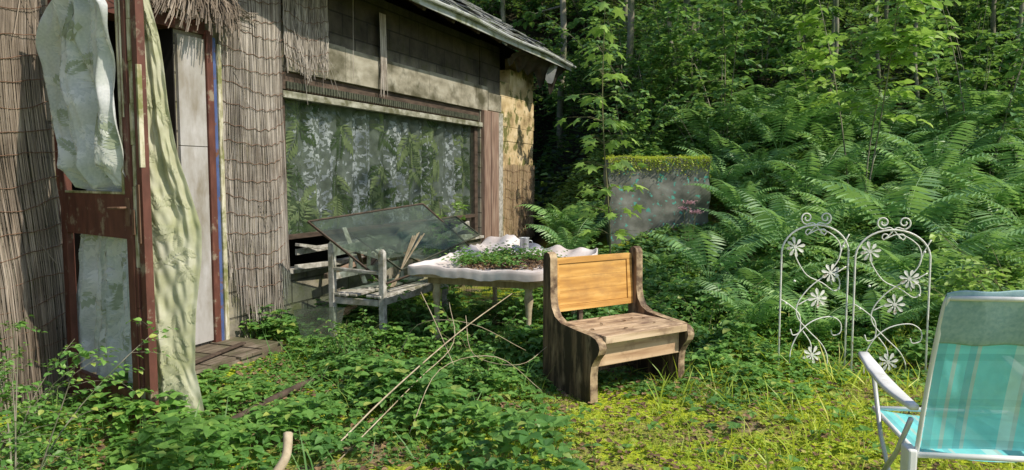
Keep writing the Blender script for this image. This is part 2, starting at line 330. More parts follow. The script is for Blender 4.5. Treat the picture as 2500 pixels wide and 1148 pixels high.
# ---------------------------------------------------------------- terrain
def sstep(x): x=np.clip(x,0,1); return x*x*(3-2*x)
def wob(x,y,s=1,ph=0):
    return (np.sin(x*1.7*s+ph)*np.cos(y*1.3*s+ph*2)+.6*np.sin(x*3.1*s+y*2.3*s+ph)+.4*np.cos(x*5.3*s-y*4.1*s+1+ph))/2
def Gh(x,y):
    x=np.asarray(x,float);y=np.asarray(y,float)
    sx=np.maximum(sstep((x+.3)/2.8),sstep((y-17)/6))
    a=np.maximum(y-7.6,0); r=.45*(np.sqrt(a*a+1)-1); r=np.where(a>36,.45*36+0*r,r)
    return sx*r+.03*wob(x,y,1.3)*sstep((y-2)/2)*sstep((x+2.3)/1.0)
ax=np.concatenate([np.linspace(-90,-12,20)[:-1],np.linspace(-12,16,170),np.linspace(16,90,20)[1:]])
ay=np.concatenate([np.linspace(-60,-2,14)[:-1],np.linspace(-2,26,170),np.linspace(26,110,24)[1:]])
XX,YY=np.meshgrid(ax,ay); g=Geo(); nu=len(ax)
i=(np.arange(len(ay)-1)[:,None]*nu+np.arange(nu-1)[None,:]).ravel()
g.add_np(np.stack([XX.ravel(),YY.ravel(),Gh(XX,YY).ravel()],1),np.stack([i,i+1,i+nu+1,i+nu],1).ravel(),np.full(len(i),4))
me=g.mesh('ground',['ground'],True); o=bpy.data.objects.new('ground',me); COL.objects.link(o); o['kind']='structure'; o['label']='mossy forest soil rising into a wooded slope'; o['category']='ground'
# ---------------------------------------------------------------- house
B0=np.array([-2.63,6.56]); D=np.array([.373,.928]); NI=np.array([-.928,.373]); HA=math.atan2(.928,.373)
def W(t,y,z): p=B0+t*D+y*NI; return (p[0],p[1],z)
def inhouse(x,y,m=.05):
    dx=x-B0[0];dy=y-B0[1]; t=dx*D[0]+dy*D[1]; q=dx*NI[0]+dy*NI[1]
    return ((t>-6)&(t<8.15)&(q>-m)&(q<5.2))|((t>-1.6)&(t<.2)&(q>-.62)&(q<.1))
house=root('house',(B0[0],B0[1],0),HA,'derelict block cottage clad in torn reed mats, door hanging open','house')
g=Geo(); T=.25
box(g,-5.5,-1.5,0,T,-.1,3.7); box(g,-1.5,-.42,0,T,2.85,3.7); box(g,-.42,.88,0,T,-.1,3.7)
box(g,.88,5.7,0,T,-.1,.56); box(g,.88,5.7,0.02,T,2.6,3.7); box(g,5.7,6.5,0,T,-.1,3.7)
box(g,-5.5,-5.25,T,5,-.1,3.7); box(g,7.85,8.1,T,5,-.1,3.7); box(g,-5.5,8.1,5,5.25,-.1,3.7)
for xx in (-5.5,7.85): 
    g.add([(xx,0,3.7),(xx,5.25,3.7),(xx,2.6,5.3),(xx+.25,0,3.7),(xx+.25,5.25,3.7),(xx+.25,2.6,5.3)],[(0,1,2),(5,4,3),(0,3,4,1),(1,4,5,2),(2,5,3,0)])
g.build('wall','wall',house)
g=Geo(); 
for k in range(15):
    z0=-.1+k*.25; z1=z0+.25; j=lambda:random.uniform(-.02,.02)
    x0=6.5+(.45 if k==13 else (.8 if k==14 else 0))
    box(g,x0+(0 if k<13 else j()),8.1+j()*1.5,j()*.4-.01,T-.01,z0,z1)
g.build('pier','pier',house,bev=.006)
g=Geo(); box(g,-5.2,7.8,.25,4.98,-.05,.03); box(g,-1.35,.16,-.6,.25,-.05,.05); 
for k in range(5): box(g,-1.3+k*.29,-1.3+k*.29+.27,-.58-.04*(k%2),.2,.052,.072+.01*random.random())
g.build('floor','floor',house)
g=Geo(); box(g,-5.2,7.8,1.6,1.66,.04,3.44); box(g,-5.2,7.8,.3,4.9,3.45,3.5); box(g,-.432,-.422,.0,1.59,.04,3.4); g.build('partition','dark',house)  # near-black lining: the room's shade put into the surface colour
# roof
g=Geo(); tn=.625
z_e=3.62
for side in (0,1):
    for r in range(14):
        s0=r*.24; s1=s0+.30
        for c in range(34):
            x0=-5.2+c*.41-(r%2)*.2; x1=x0+.40
            if x0>8.6: continue
            x1=min(x1,8.62+random.uniform(-.05,.03))
            if x1-x0<.05: continue
            j=random.uniform(-.012,.02)+(.05 if random.random()<.08 else 0); l=random.uniform(-.04,.04)
            y0=-.6+s0+l if r else -.62+l; y1=-.6+s1
            a=z_e+.07+(y0+.6)*tn+.022+j; b=z_e+.07+(y1+.6)*tn
            if side: y0,y1=5.2-y0,5.2-y1
            v=[(x0,y0,a),(x1,y0,a+random.uniform(-.02,.02)),(x1,y1,b),(x0,y1,b)]
            v+= [(p[0],p[1],p[2]-.014) for p in v]
            g.add(v,[(0,1,2,3),(4,7,6,5),(0,4,5,1),(1,5,6,2),(3,2,6,7),(0,3,7,4)])
roof=g.build('roof','roof',house)
g=Geo()
for sg in (0,1):
    q=[(-5.2,-.58,z_e+.05),(8.58,-.58,z_e+.05),(8.58,2.6,z_e+.05+3.18*tn),(-5.2,2.6,z_e+.05+3.18*tn)]
    if sg: q=[(x,5.2-y,z) for x,y,z in q]
    v=q+[(x,y,z-.04) for x,y,z in q]; g.add(v,[(0,1,2,3),(4,7,6,5),(0,4,5,1),(1,5,6,2),(2,6,7,3),(3,7,4,0)])
for k in range(18):
    x=-5+k*.79; beam(g,(x,-.55,z_e-.04),(x,2.5,z_e-.04+3.05*tn),.07,.1)
g.build('roof_boarding','darkwood',roof)
g=Geo()
tube(g,[(x,-.64,z_e+.035+.015*math.sin(x*2)) for x in np.linspace(-5.2,8.72,30)],.026,8)
box(g,-5.2,8.62,-.598,-.58,z_e-.06,z_e+.04)
g.build('gutter','gutter',roof,smooth=False)
g=Geo()
def S(u,v): return np.stack([6.2+u*2.3+.05*np.sin(v*9),-.5+.25*v+.05*np.sin(u*6),3.6-v*(.14+.38*np.abs(np.sin(u*11+1))*u+.08*np.sin(u*31))],1)
sheet(g,S,40,8)
def S(u,v): return np.stack([7.6+u*.5,-.54+.1*v+.04*np.sin(u*9),3.6-v*(.22+.15*np.sin(u*4))],1)
sheet(g,S,8,6,1)
g.build('roofing_felt',['stripw','roof'],roof,smooth=True)
# lintel, window
g=Geo(); 
for k in range(5): box(g,1.0+k*.99,1.0+k*.99+.985,-.025,.018,2.6,2.98+random.uniform(-.01,.01))
box(g,5.96,6.5,-.03,-.002,2.62,2.9)
g.build('lintel','lintel',house,bev=.004)
win=Geo(); 
box(win,.9,5.7,.02,.12,2.42,2.598,0); box(win,.9,5.72,-.035,.05,2.33,2.40,1)
box(win,.93,1.0,.03,.1,.6,2.33,0); box(win,5.55,5.66,.03,.1,.56,2.33,0); 
box(win,.9,5.7,-.06,.14,.56,.6,2); box(win,1.0,5.55,.03,.08,.9,.95,0)
window=win.build('window',['darkwood','railwood','oldwood'],house,bev=.005)
g=Geo()
for k in range(95): box(g,1.0+k*.049,1.0+k*.049+.034,-.002,.0195,2.43,2.50)
g.build('ventilation_strip','strip',window)
g=Geo(); box(g,1.0,5.55,.055,.06,.95,2.33); g.build('pane','glass',window)
g=Geo()
for x0,x1,m_ in ((5.72,5.98,0),(6.0,6.3,0),(6.32,6.5,1)): box(g,x0,x1,-.07+.01*random.random(),-.003,.1,2.6,m_)
g.build('timber_post',['rustwood','oldwood'],house,bev=.006,label='weathered red-brown timber post beside the window')
g=Geo(); box(g,-.41,-.115,-.03,-.003,.1,1.80); box(g,-.41,-.115,-.03,-.003,1.806,2.72)
g.build('panel','panel',house,bev=.002)
g=Geo(); 
box(g,-.11,-.04,-.05,-.003,.05,2.8,0); box(g,-.035,.0,-.045,-.003,.05,2.75,1); box(g,.003,.05,-.06,-.003,.0,2.7,2)
g.build('door_post',['brown','blue','cream'],house,bev=.004)
g=Geo(); box(g,-1.5,-1.42,-.05,.2,.0,2.85); box(g,-1.42,-.1,-.03,.22,2.76,2.87); g.build('door_frame','brown',house,bev=.004)
g=Geo(); box(g,-1.5,.05,-.05,-.004,2.88,3.05); box(g,-1.5,.05,-.045,-.004,3.08,3.6); g.build('fascia_board','rustwood',house,bev=.006)
# reed mats
def reedmat(t0,t1,zb,zt,y0,bul,name,mats,sp=.0068,rows=.165,label=None,r=.0041,amp=.07,ph=0,rag=.09):
    g=Geo(); n=int((t1-t0)/sp)
    z_rows=np.arange(zt-.08,.05,-rows)
    def yy(t,z): 
        u=(t-t0)/(t1-t0); return y0-bul*math.sin(pi*u)-.005*math.sin(z*2*pi/rows)-.012*math.sin(t*9+z*2)
    for k in range(n):
        t=t0+k*sp+random.uniform(-.004,.004); b=zb(t)+random.uniform(-rag*.6,rag)
        top=zt+random.uniform(-.02,.02); m=9; dx=random.uniform(-.014,.014)
        if random.random()<.08: dx*=4
        pts=[(t+dx*(1-i/m)*math.sin(i*1.1+k)+random.uniform(-.003,.003)+.03*math.sin((b+(top-b)*i/m)*1.6+ph)*(t-t0),yy(t,b+(top-b)*i/m)-random.uniform(0,.007)-(.03 if i==0 else 0)*random.random(),b+(top-b)*i/m) for i in range(m+1)]
        tube(g,pts,r*random.uniform(.6,1.2),4,0,False)
    for z in z_rows:
        pts=[]; ns=max(1,round((t1-t0)/.8)); rz=random.uniform(-.03,.03); a1=random.uniform(.6,1.3)
        for i in range(61):
            u=i/60; t=t0+(t1-t0)*u; zz=z+rz*(u-.5)*2-amp*a1*abs(math.sin(pi*u*ns))**1.2+.008*math.sin(u*40+z*9)+random.uniform(-.004,.004)
            if zz>zb(t)+.04: pts.append((t,yy(t,zz)-.011,zz))
        if len(pts)>6: tube(g,pts,.0032,4,1,False)
    for k in range(int(n*.12)):
        t=random.uniform(t0,t1); z=random.uniform(zb(t)+.1,zt-.4); l=random.uniform(.15,.5); dx=random.uniform(-.16,.16)
        tube(g,[(t,yy(t,z)-.014,z),(t+dx,yy(t,z)-.05,z-l)],.003,4,0,False)
    return g.build(name,mats,house,label=label)
reedmat(.055,.9,lambda t:.12+.5*(abs(t-.5)/.42)**2.2+.04*math.sin(t*20),3.62,-.03,.09,'reed_mat',['reed','wire'],label='tall frayed grey reed mat beside the window',rag=.16)
reedmat(.9,1.62,lambda t:2.62+.06*math.sin(t*14),3.6,-.04,.02,'reed_mat',['reed','wire'],label='short torn reed mat hanging over the window',ph=2,rag=.14)
reedmat(-4.2,-1.51,lambda t:.05,3.62,-.04,.07,'reed_mat',['reedd','wire'],label='dark reed mat next to the open door',ph=1)
reedmat(6.6,8.05,lambda t:.35+.06*math.sin(t*13),1.75,-.05,.02,'reed_mat',['reedy','wire'],sp=.013,label='yellowed reed mat on the end pier',rag=.2)
g=Geo()
for k in range(26): 
    t=2.72+random.uniform(-.07,.07); tube(g,[(t,-.06,3.5),(t+random.uniform(-.02,.02),-.07,3),(t+random.uniform(-.03,.03),-.06,2.5+random.random()*.3)],.005,4,0,False)
tube(g,[(2.1,-.06,3.55),(2.08,-.06,2.66)],.004,4)
g.build('hanging_reeds','reed',house)
g=Geo()
for k in range(230):
    u=random.random(); t=-.72+u*.8; a=-.45+u*.5+random.uniform(-.08,.08); l=random.uniform(.15,.36)
    z=3.05+random.uniform(-.08,.12); y=-.17-random.uniform(0,.08)
    tube(g,[(t-a*.1,y+.08,z),(t+a*l*.5,y-.02,z-l*.5),(t+a*l,y-.03,z-l*.85)],.0042,4,0,False)
for k in range(60):
    t=-1.2+random.random()*1.2; z=3.0+random.uniform(-.1,.2); tube(g,[(t,-.1-random.random()*.1,z),(t+random.uniform(.2,.5),-.15,z+random.uniform(-.15,.1))],.0045,4,0,False)
g.build('reed_fringe','reedd',house,label='drooping thatch-like reed fringe above the doorway')
# ---- door leaf
hx,hy=-1.53,-.06; ddx,ddy=-.283,-.959
def DL(a,o_,z): return (hx+a*ddx+o_*(ddy),hy+a*ddy-o_*ddx,z)
def dbox(g,a0,a1,o0,o1,z0,z1,mi=0):
    v=[DL(a0,o0,z0),DL(a1,o0,z0),DL(a1,o1,z0),DL(a0,o1,z0),DL(a0,o0,z1),DL(a1,o0,z1),DL(a1,o1,z1),DL(a0,o1,z1)]
    g.add(v,BF,mi)
g=Geo()
dbox(g,.08,.16,-.022,.022,.03,2.95); dbox(g,1.05,1.13,-.022,.022,.0,2.95)
dbox(g,.16,1.05,-.022,.022,1.17,1.44); dbox(g,.16,1.05,-.02,.02,.03,.22); dbox(g,.16,1.05,-.02,.02,2.75,2.95)
dbox(g,.16,.18,-.012,.03,1.44,2.75,0); dbox(g,1.03,1.05,-.012,.03,1.44,2.75,1)
dbox(g,.18,1.03,-.012,.028,1.44,1.455,1)
for k in range(12):
    z0=.02+k*.245; dbox(g,1.133,1.165+random.uniform(-.004,.006),-.03,.012+random.uniform(-.004,.008),z0,z0+.243,1 if random.random()<.8 else 0)
dbox(g,1.17,1.235,-.045,.004,.0,2.9,0); dbox(g,1.07,1.09,.023,.027,1.9,2.9,1); dbox(g,1.215,1.237,-.02,.008,1.6,2.2,1)
door=g.build('door',['brown','cream'],house,bev=.004,label='brown double-leaf door, paint peeling to cream')
g=Geo(); tube(g,[DL(1.08,.025,1.36),DL(1.08,.07,1.36),DL(1.07,.075,1.36),DL(.94,.075,1.355)],.008,8)
dbox(g,1.06,1.11,.0225,.028,1.25,1.42); g.build('handle','wire',door)
g=Geo(); dbox(g,1.18,1.21,.0045,.014,1.15,1.5); dbox(g,1.135,1.165,.021,.026,1.2,1.35,0); g.build('lock_plate','wire',door)
# ---- patterns
def frond(u0,v0,ang,L,n=11,wid=.05,fr=.38):
    P=[]
    for k in range(n):
        s=(k+1)/n; pu=u0+L*s*math.cos(ang);pv=v0+L*s*math.sin(ang)-.12*L*s*s
        ln=L*fr*(.35+.65*math.sin(pi*(.12+.8*s)))
        for sg in (-1,1):
            b=ang+sg*(1.25-.6*s)
            eu,ev=pu+ln*math.cos(b),pv+ln*math.sin(b)-.1*ln
            mu,mv=(pu+eu)/2,(pv+ev)/2; nx,ny=-math.sin(b)*ln*wid*2,math.cos(b)*ln*wid*2
            P.append([(pu,pv),(mu+nx,mv+ny),(eu,ev),(mu-nx,mv-ny)])
    return P
def pattern(g,S,polys,mi):
    if not polys:return
    A=np.array(polys).reshape(-1,2); V=S(A[:,0],A[:,1]); n=len(polys)
    g.add_np(V,np.arange(4*n),np.full(n,4),mi)
def Sw(x,z,off=0): return np.stack([x,.14+.032*np.sin(x*19+.5*np.sin(z*2))+.015*np.sin(x*43+z)-off,z],1)
cur=Geo()
sheet(cur,lambda u,v:Sw(.98+u*4.6,.93+v*1.42),300,6,0)
rr=random.Random(3)
wp=[]
for k in range(3000):
    x=rr.uniform(1.0,5.5); 
    if math.sin(x*7.66+1.2)<-.1 and rr.random()<.88: continue
    z=rr.uniform(.97,2.28); a=rr.uniform(0,2*pi); l=rr.uniform(.02,.045)
    for q in range(4):
        b=a+q*.8; wp.append([(x,z),(x+l*.5*math.cos(b)-l*.2*math.sin(b),z+l*.5*math.sin(b)+l*.2*math.cos(b)),(x+l*math.cos(b),z+l*math.sin(b)),(x+l*.5*math.cos(b)+l*.2*math.sin(b),z+l*.5*math.sin(b)-l*.2*math.cos(b))])
pattern(cur,lambda x,z:Sw(x,np.clip(z,.94,2.33),.004),wp,1)
g1=[];g2=[]
for c in range(6):
    cx=1.22+c*.82
    for j,zc in enumerate((2.2,1.75,1.3,1.05) if c%2==0 else (2.05,1.6,1.2)):
        zc+=rr.uniform(-.12,.12); x0=cx+rr.uniform(-.16,.16)
        nq=rr.choice((4,5,6,7)); base=-pi/2+rr.uniform(-.5,.5)
        for q in range(nq):
            a=base+(q-(nq-1)/2)*.55+rr.uniform(-.2,.2)+(pi if rr.random()<.2 else 0)
            f_=frond(x0,zc,a,rr.uniform(.2,.5),12,.10,.28)
            (g2 if rr.random()<.38 else g1).extend(f_)
pattern(cur,lambda x,z:Sw(np.clip(x,.99,5.54),np.clip(z,.94,2.33),.008),g1,2)
pattern(cur,lambda x,z:Sw(np.clip(x,.99,5.54),np.clip(z,.94,2.33),.011),g2,3)
V=np.concatenate(cur.V); cur.V=[np.stack([B0[0]+V[:,0]*D[0]+V[:,1]*NI[0],B0[1]+V[:,0]*D[1]+V[:,1]*NI[1],V[:,2]],1)]
cur.L=[np.concatenate(cur.L)];cur.S=[np.concatenate(cur.S)];cur.M=[np.concatenate(cur.M)]
tag(cur.build('curtain',['wcur','wwhite','wgreen','wgreen2']),'grey window curtain printed with green palm fronds','curtain')
hw=np.array(W(hx,hy,0)[:2]); fd=ddx*D+ddy*NI; fn=ddy*D-ddx*NI
zt=[.2,.28,.6,.9,1.2,1.5,1.75,1.95,2.1,2.23,2.4,2.55,2.7,2.78]
aL=[.04,.02,.06,.12,.22,.34,.31,.24,.17,.11,.16,.25,.36,.40]; aR=[1.04,1.06,1.07,1.08,1.08,1.10,1.10,1.10,1.10,1.10,1.09,1.07,.9,.6]
def SA(u,v,off=0):
    z=.22+v*2.56; l=np.interp(z,zt,aL);r=np.interp(z,zt,aR); a=l+(r-l)*u
    fr=.6+.4*np.sin(u*2.7+.5)
    w_=1.6*np.sin(z*1.2)+.5*np.sin(z*3.7)
    o_=np.interp(z,[1.40,1.62,2.0],[-.08,.06,.08])+fr*(.045*np.sin(u*15+w_)+.028*np.sin(u*33-w_*1.7+1)+.014*np.sin(u*67+z*2.3))*np.interp(z,[.2,2.7],[1.2,1.0])+off
    o_=np.where((z<1.47)&(o_>-.03),-.03-.03*np.abs(np.sin(u*15+w_)),o_)
    o_=o_+(.016*np.sin(u*9-z*7)+.010*np.sin(u*14+z*13))*(z>1.6)
    a=a+.014*np.sin(z*9+u*3)+.01*np.sin(z*23); zz=z-.05*np.sin(u*7)*(1-v)-.10*(1-v)**2*u*.3
    a=np.where(z<1.5,a,np.minimum(a,1.09))
    return np.stack([hw[0]+a*fd[0]+o_*fn[0],hw[1]+a*fd[1]+o_*fn[1],zz],1)
def sprigs(n,seed,L0,L1,asp):
    r=random.Random(seed);out=[]
    for k in range(n):
        u=r.uniform(.08,.92);v=r.uniform(.04,.96);a=r.uniform(0,2*pi)
        for p in frond(0,0,a,r.uniform(L0,L1),8,.11,.42): out.append([(min(.99,max(.01,u+x/asp[0])),min(.99,max(.01,v+y/asp[1]))) for x,y in p])
    return out
g=Geo(); sheet(g,lambda u,v:SA(u,v),120,120,0)
pattern(g,lambda u,v:SA(u,v,.004),sprigs(170,5,.08,.18,(.95,2.5)),1)
pattern(g,lambda u,v:SA(u,v,.007),sprigs(34,6,.10,.2,(.95,2.5)),2)
tag(g.build('curtain',['lace','lace2','laceg'],smooth=True),'torn white lace curtain with leaf print draped over the door','curtain')
eB=np.array(W(*DL(1.2,-.1,0)[:2],0)[:2])
dB=np.array([.96,.28]); nB=np.array([.28,-.96])
def SB(u,v,off=0):
    z=.04+v*2.6; w=np.interp(z,[0,.2,.45,.8,1.1,1.3,1.42,1.7,2.0,2.4,2.6],[.37,.35,.31,.34,.37,.37,.34,.27,.22,.17,.13]); a=w*u-.16
    ph=1.5*np.sin(z*1.1)+.6*np.sin(z*3.1+1); ed=1-.75*u**5
    o_=((.024*np.sin(u*17+ph)+.013*np.sin(u*41-ph*2+z))*(.6+.4*np.sin(z*2.3+u*5))+.014*np.sin(z*8+u*9)*np.sin(u*3)+.009*np.sin(z*19-u*13)+.005*np.sin(z*37+u*29))*ed+off
    a=a+.008*np.sin(z*6)*u
    return np.stack([eB[0]+a*dB[0]+o_*nB[0],eB[1]+.06+a*dB[1]+o_*nB[1],z-.12*u*(1-v)*(u>.3)+.03*np.sin(u*12)*(1-v)],1)
g=Geo(); sheet(g,lambda u,v:SB(u,v),90,140,0)
pattern(g,lambda u,v:SB(u,v,.004),sprigs(60,9,.07,.14,(.33,2.6)),1)
tag(g.build('curtain',['pale','olive'],smooth=True),'pale cream fern-print curtain hanging behind the door edge','curtain')
# ---------------------------------------------------------------- wooden bench
bench=root('bench',(.246,5.43,0),math.radians(33),'small varnished pine settle bench with solid curved sides','bench')
pr=[(0,-.03),(0,.95),(-.012,.98),(-.045,.995),(-.078,.98),(-.09,.95),(-.095,.66),(-.11,.59),(-.15,.53),(-.22,.495),(-.40,.475),(-.55,.465),(-.61,.45),(-.645,.42),(-.655,.385),(-.64,.345),(-.60,.30),(-.57,.25),(-.56,.18),(-.565,-.01),(-.49,-.03)]
for x0 in (-.018,.824):
    g=Geo(); extr(g,pr,x0,x0+.064,0,1)
    g.build('side_panel',['bside','bedge'],bench,bev=.006)
g=Geo(); 
def bb(x0,x1,s0,s1,d0,d1,mi=0):
    def q(x,s,d): return (x,-.03-d+(s*.03),.54+s*.40)
    v=[q(x0,s0,d0),q(x1,s0,d0),q(x1,s0,d1),q(x0,s0,d1),q(x0,s1,d0),q(x1,s1,d0),q(x1,s1,d1),q(x0,s1,d1)]
    g.add(v,[(0,1,2,3),(7,6,5,4),(4,5,1,0),(5,6,2,1),(6,7,3,2),(7,4,0,3)],mi)
bb(.047,.823,.0,.11,0,.032); bb(.047,.823,.89,1.0,0,.032); bb(.047,.10,.112,.888,0,.032); bb(.77,.823,.112,.888,0,.032)
for k in range(3): bb(.103,.767,.116+k*.2565,.116+k*.2565+.2545,.0,.023)
g.build('backrest','bback',bench,bev=.0018)
g=Geo()
for k in range(3): box(g,.047,.823,-.60+k*.172,-.60+k*.172+.1705,.445,.468+.001*(k%2))
box(g,.047,.823,-.645,-.602,.415,.466)
g.build('seat','bseat',bench,bev=.003)
g=Geo(); box(g,.047,.823,-.565,-.54,.24,.41); g.build('apron','bfront',bench,bev=.004)
g=Geo(); box(g,.047,.823,-.12,-.10,.06,.2); box(g,.30,.34,-.03,0.0,.05,.54); g.build('stretcher','bside',bench,bev=.004)
g=Geo(); n=14; ca,sa=math.cos(math.radians(33)),math.sin(math.radians(33))
lx=rng.uniform(.1,.75,n);ly=rng.uniform(-.55,-.12,n)
scat(g,np.stack([.246+lx*ca-ly*sa,5.43+lx*sa+ly*ca,.473+0*lx],1),rng.uniform(.02,.05,n),rng.uniform(0,6.3,n),rng.uniform(0,.2,n),rng.uniform(-.3,.3,n),T6(.2,.2,.0))
tag(g.build('fallen_leaves','litter'),'a few dry leaves fallen on the bench seat','leaves',kind='stuff')
# ---------------------------------------------------------------- table
tb=root('table',(-.02,7.0,0),HA,'wooden table with soiled white cloth, overgrown with weeds','table')
HL,HW=.88,.66
def sup(th,k=14):
    c,s=math.cos(th),math.sin(th); r=(abs(c)**k+abs(s)**k)**(-1/k); return r*c*HL,r*s*HW
g=Geo(); nth=200; prof=[(0,.722),(.3,.725),(.6,.722),(.8,.722),(.9,.726),(.95,.74),(.98,.762),(.995,.770),(1.003,.762),(1.006,.735),(1.003,.685)]
v=[]
for ri,(r,z) in enumerate(prof):
    for j in range(nth):
        th=j*2*pi/nth; x,y=sup(th); f=1+(.004*math.sin(th*9)+.0015*math.sin(th*41+1))*(max(0,ri-5)/5)
        zz=z+(.010*math.sin(th*5+1)+.006*math.sin(th*13)+.0025*math.sin(th*37+ri))*(ri/10)+(.006*math.sin(x*r*20)*math.cos(y*r*17))
        e=math.exp(-(((x*r-.78)/.15)**2+((y*r-.38)/.2)**2)); zz+=e*(.15+.025*math.sin(x*r*60+y*r*30))+.07*math.exp(-(((x*r-.5)/.35)**2+((y*r-.6)/.08)**2))*(1+.4*math.sin(x*r*40))
        e2=math.exp(-(((x*r-.84)/.07)**2)); zz+=.045*e2*(1+.5*math.sin(y*r*25))
        v.append((x*r*f,y*r*f,zz))
F=[]
for i in range(len(prof)-1):
    for j in range(nth):
        k=(j+1)%nth; F.append((i*nth+j,i*nth+k,(i+1)*nth+k,(i+1)*nth+j))
g.add(v,F); g.build('tablecloth','tcloth',tb,smooth=True)
g=Geo(); v=[(*sup(j*2*pi/48),z) for z in (.672,.705) for j in range(48)]; v=[(a*.97,b*.97,c) for a,b,c in v]
g.add(v,[tuple(range(47,-1,-1)),tuple(range(48,96))]+[(j,(j+1)%48,48+(j+1)%48,48+j) for j in range(48)])
box(g,-.72,.72,-.5,-.47,.6,.671); box(g,-.72,.72,.47,.5,.6,.671); box(g,-.72,-.69,-.468,.468,.6,.671); box(g,.69,.72,-.468,.468,.6,.671)
g.build('tabletop','reedy',tb)
lp=[(.02,-.03),(.028,.03),(.022,.07),(.035,.14),(.028,.22),(.022,.30),(.03,.42),(.042,.5),(.03,.56),(.04,.6),(.04,.671)]
for sx in (-1,1):
    for sy in (-1,1):
        g=Geo(); lathe(g,lp,(sx*.66,sy*.44,0)); g.build('leg','twig',tb,smooth=True)
g=Geo(); n=2300; a=rng.uniform(0,2*pi,n); r=np.sqrt(rng.uniform(0,1,n))*(.85+.15*np.sin(a*5))
P=np.stack([-.0+r*np.cos(a)*.72,-.0+r*np.sin(a)*.52,.73+.02*(1-r)+rng.uniform(0,.015,n)],1)
R2=np.array([[D[0],NI[0]],[D[1],NI[1]]])
def tw(P): Q=P.copy(); Q[:,:2]=P[:,:2]@R2.T+np.array([-.02,7.0]); return Q
scat(g,tw(P),rng.uniform(.02,.045,n),rng.uniform(0,6.3,n),rng.uniform(-.3,.3,n),rng.uniform(-.5,.5,n),T6(.35))
o=g.build('leaf_litter','litter'); tag(o,'brown leaf litter rotting on the tablecloth','leaf litter',kind='stuff')
g=Geo(); n=1500; c=rng.integers(0,30,n); ca=rng.uniform(0,2*pi,30);cr=np.sqrt(rng.uniform(0,1,30)); cx=cr*np.cos(ca)*.64;cyy=cr*np.sin(ca)*.44
P=np.stack([cx[c]+rng.normal(0,.06,n),cyy[c]+rng.normal(0,.06,n),.76+np.abs(rng.normal(0,.045,n))],1)
scat(g,tw(P),rng.uniform(.02,.05,n),rng.uniform(0,6.3,n),rng.uniform(-.4,.5,n),rng.uniform(-.5,.5,n),T6(.33))
tag(g.build('table_weeds','leaf'),'small green weeds sprouting on the table','weeds',kind='stuff')
mug=root('mug',(.13,7.72,.745),.3,'empty grey metal mug standing on the tablecloth','mug')
g=Geo(); lathe(g,[(.0,.0),(.042,.0),(.047,.01),(.05,.15),(.056,.155),(.056,.163),(.046,.16),(.043,.02),(0,.018)],(0,0,0),20); g.build('body','zinc',mug,smooth=True)
g=Geo(); tube(g,cat([(.048,0,.13),(.085,0,.12),(.09,0,.07),(.048,0,.035)],5),.006,6); g.build('handle','zinc',mug,smooth=True)
# ---------------------------------------------------------------- old garden seat by the wall
gs=root('garden_seat',(-1.70,6.92,0),HA,'broken grey-white wooden garden seat with missing slats','garden bench')
for x in (0,1.25):
    for y,h in ((0,.94),(-.55,.88)):
        g=Geo(); box(g,x-.028,x+.028,y-.028,y+.028,-.02,h-.03); 
        g.add([(x-.028,y-.028,h-.0295),(x+.028,y-.028,h-.0295),(x+.028,y+.028,h-.0295),(x-.028,y+.028,h-.0295),(x-.012,y-.012,h),(x+.012,y-.012,h),(x+.012,y+.012,h),(x-.012,y+.012,h)],BF)
        g.build('leg','oldwood',gs,bev=.005)
g=Geo(); 
for k in (0,1,3,4,5): box(g,-.04+.02*(k%2),1.29,-.55+k*.092,-.55+k*.092+.075,.43,.452)
box(g,.03,1.22,-.565,-.54,.36,.428); g.build('seat','oldwood',gs,bev=.004)
g=Geo(); beam(g,(0.03,0,.84),(1.22,0,.86),.03,.09); beam(g,(.03,0,.6),(1.22,0,.6),.03,.06)
for x in (.3,.62,.95): beam(g,(x,0.002,.62),(x+.02,0.002,.82),.05,.018,up=(0,1,0))
g.build('backrest','oldwood',gs,bev=.004)
for x in (0,1.25):
    g=Geo(); beam(g,(x,-.522,.66),(x,-.03,.68),.05,.03); beam(g,(x,-.522,.38),(x,-.03,.38),.03,.06); g.build('armrest','oldwood',gs,bev=.004)
def sash(name,A,B,C,Dd,w,label,frame='darkwood',t=.02):
    c=(np.array(A)+B+C+Dd)/4; r=root(name,tuple(c),0,label,'window sash')
    q=[Vector(np.array(p)-c) for p in (A,B,C,Dd)]; n=(q[1]-q[0]).cross(q[3]-q[0]).normalized()
    g=Geo()
    for i in range(4): beam(g,q[i],q[(i+1)%4],t,w,0,up=n)
    g.build('frame',frame,r,bev=.003)
    g=Geo(); e=n*.002
    pts=[q[0].lerp(q[1],.02),q[1],q[2],q[2].lerp(q[3],.45),q[2].lerp(q[3],.52).lerp(q[0],.25),q[3].lerp(q[0],.35).lerp(q[2],.16),q[3].lerp(q[0],.6)]
    k=len(pts); g.add([p+e for p in pts]+[p-e for p in pts],[tuple(range(k)),tuple(range(2*k-1,k-1,-1))]+[(i,i+k,(i+1)%k+k,(i+1)%k) for i in range(k)])
    g.build('pane','glassd',r); return r
sash('window_sash',(-1.93,6.95,1.12),(-.97,8.0,1.25),(-.40,7.95,.74),(-1.16,6.72,.56),.022,'loose dark-framed broken glass sash lying across the garden seat','darkwood',.014)
sash('window_sash',(-1.6,7.3,.98),(-.62,8.15,1.10),(-.35,7.9,.92),(-1.05,6.95,.66),.02,'second glass sash propped among broken boards','strip',.012)
g=Geo(); v=[(-2.02,6.72,.32),(-1.72,6.62,.37),(-1.52,6.62,.36),(-1.55,6.55,.18),(-1.75,6.48,.0),(-1.9,6.55,.1)]; v=v+[(x+.004,y-.006,z) for x,y,z in v]
g.add(v,[(0,1,2,3,4,5),(11,10,9,8,7,6)]+[(i,(i+1)%6,(i+1)%6+6,i+6) for i in range(6)])
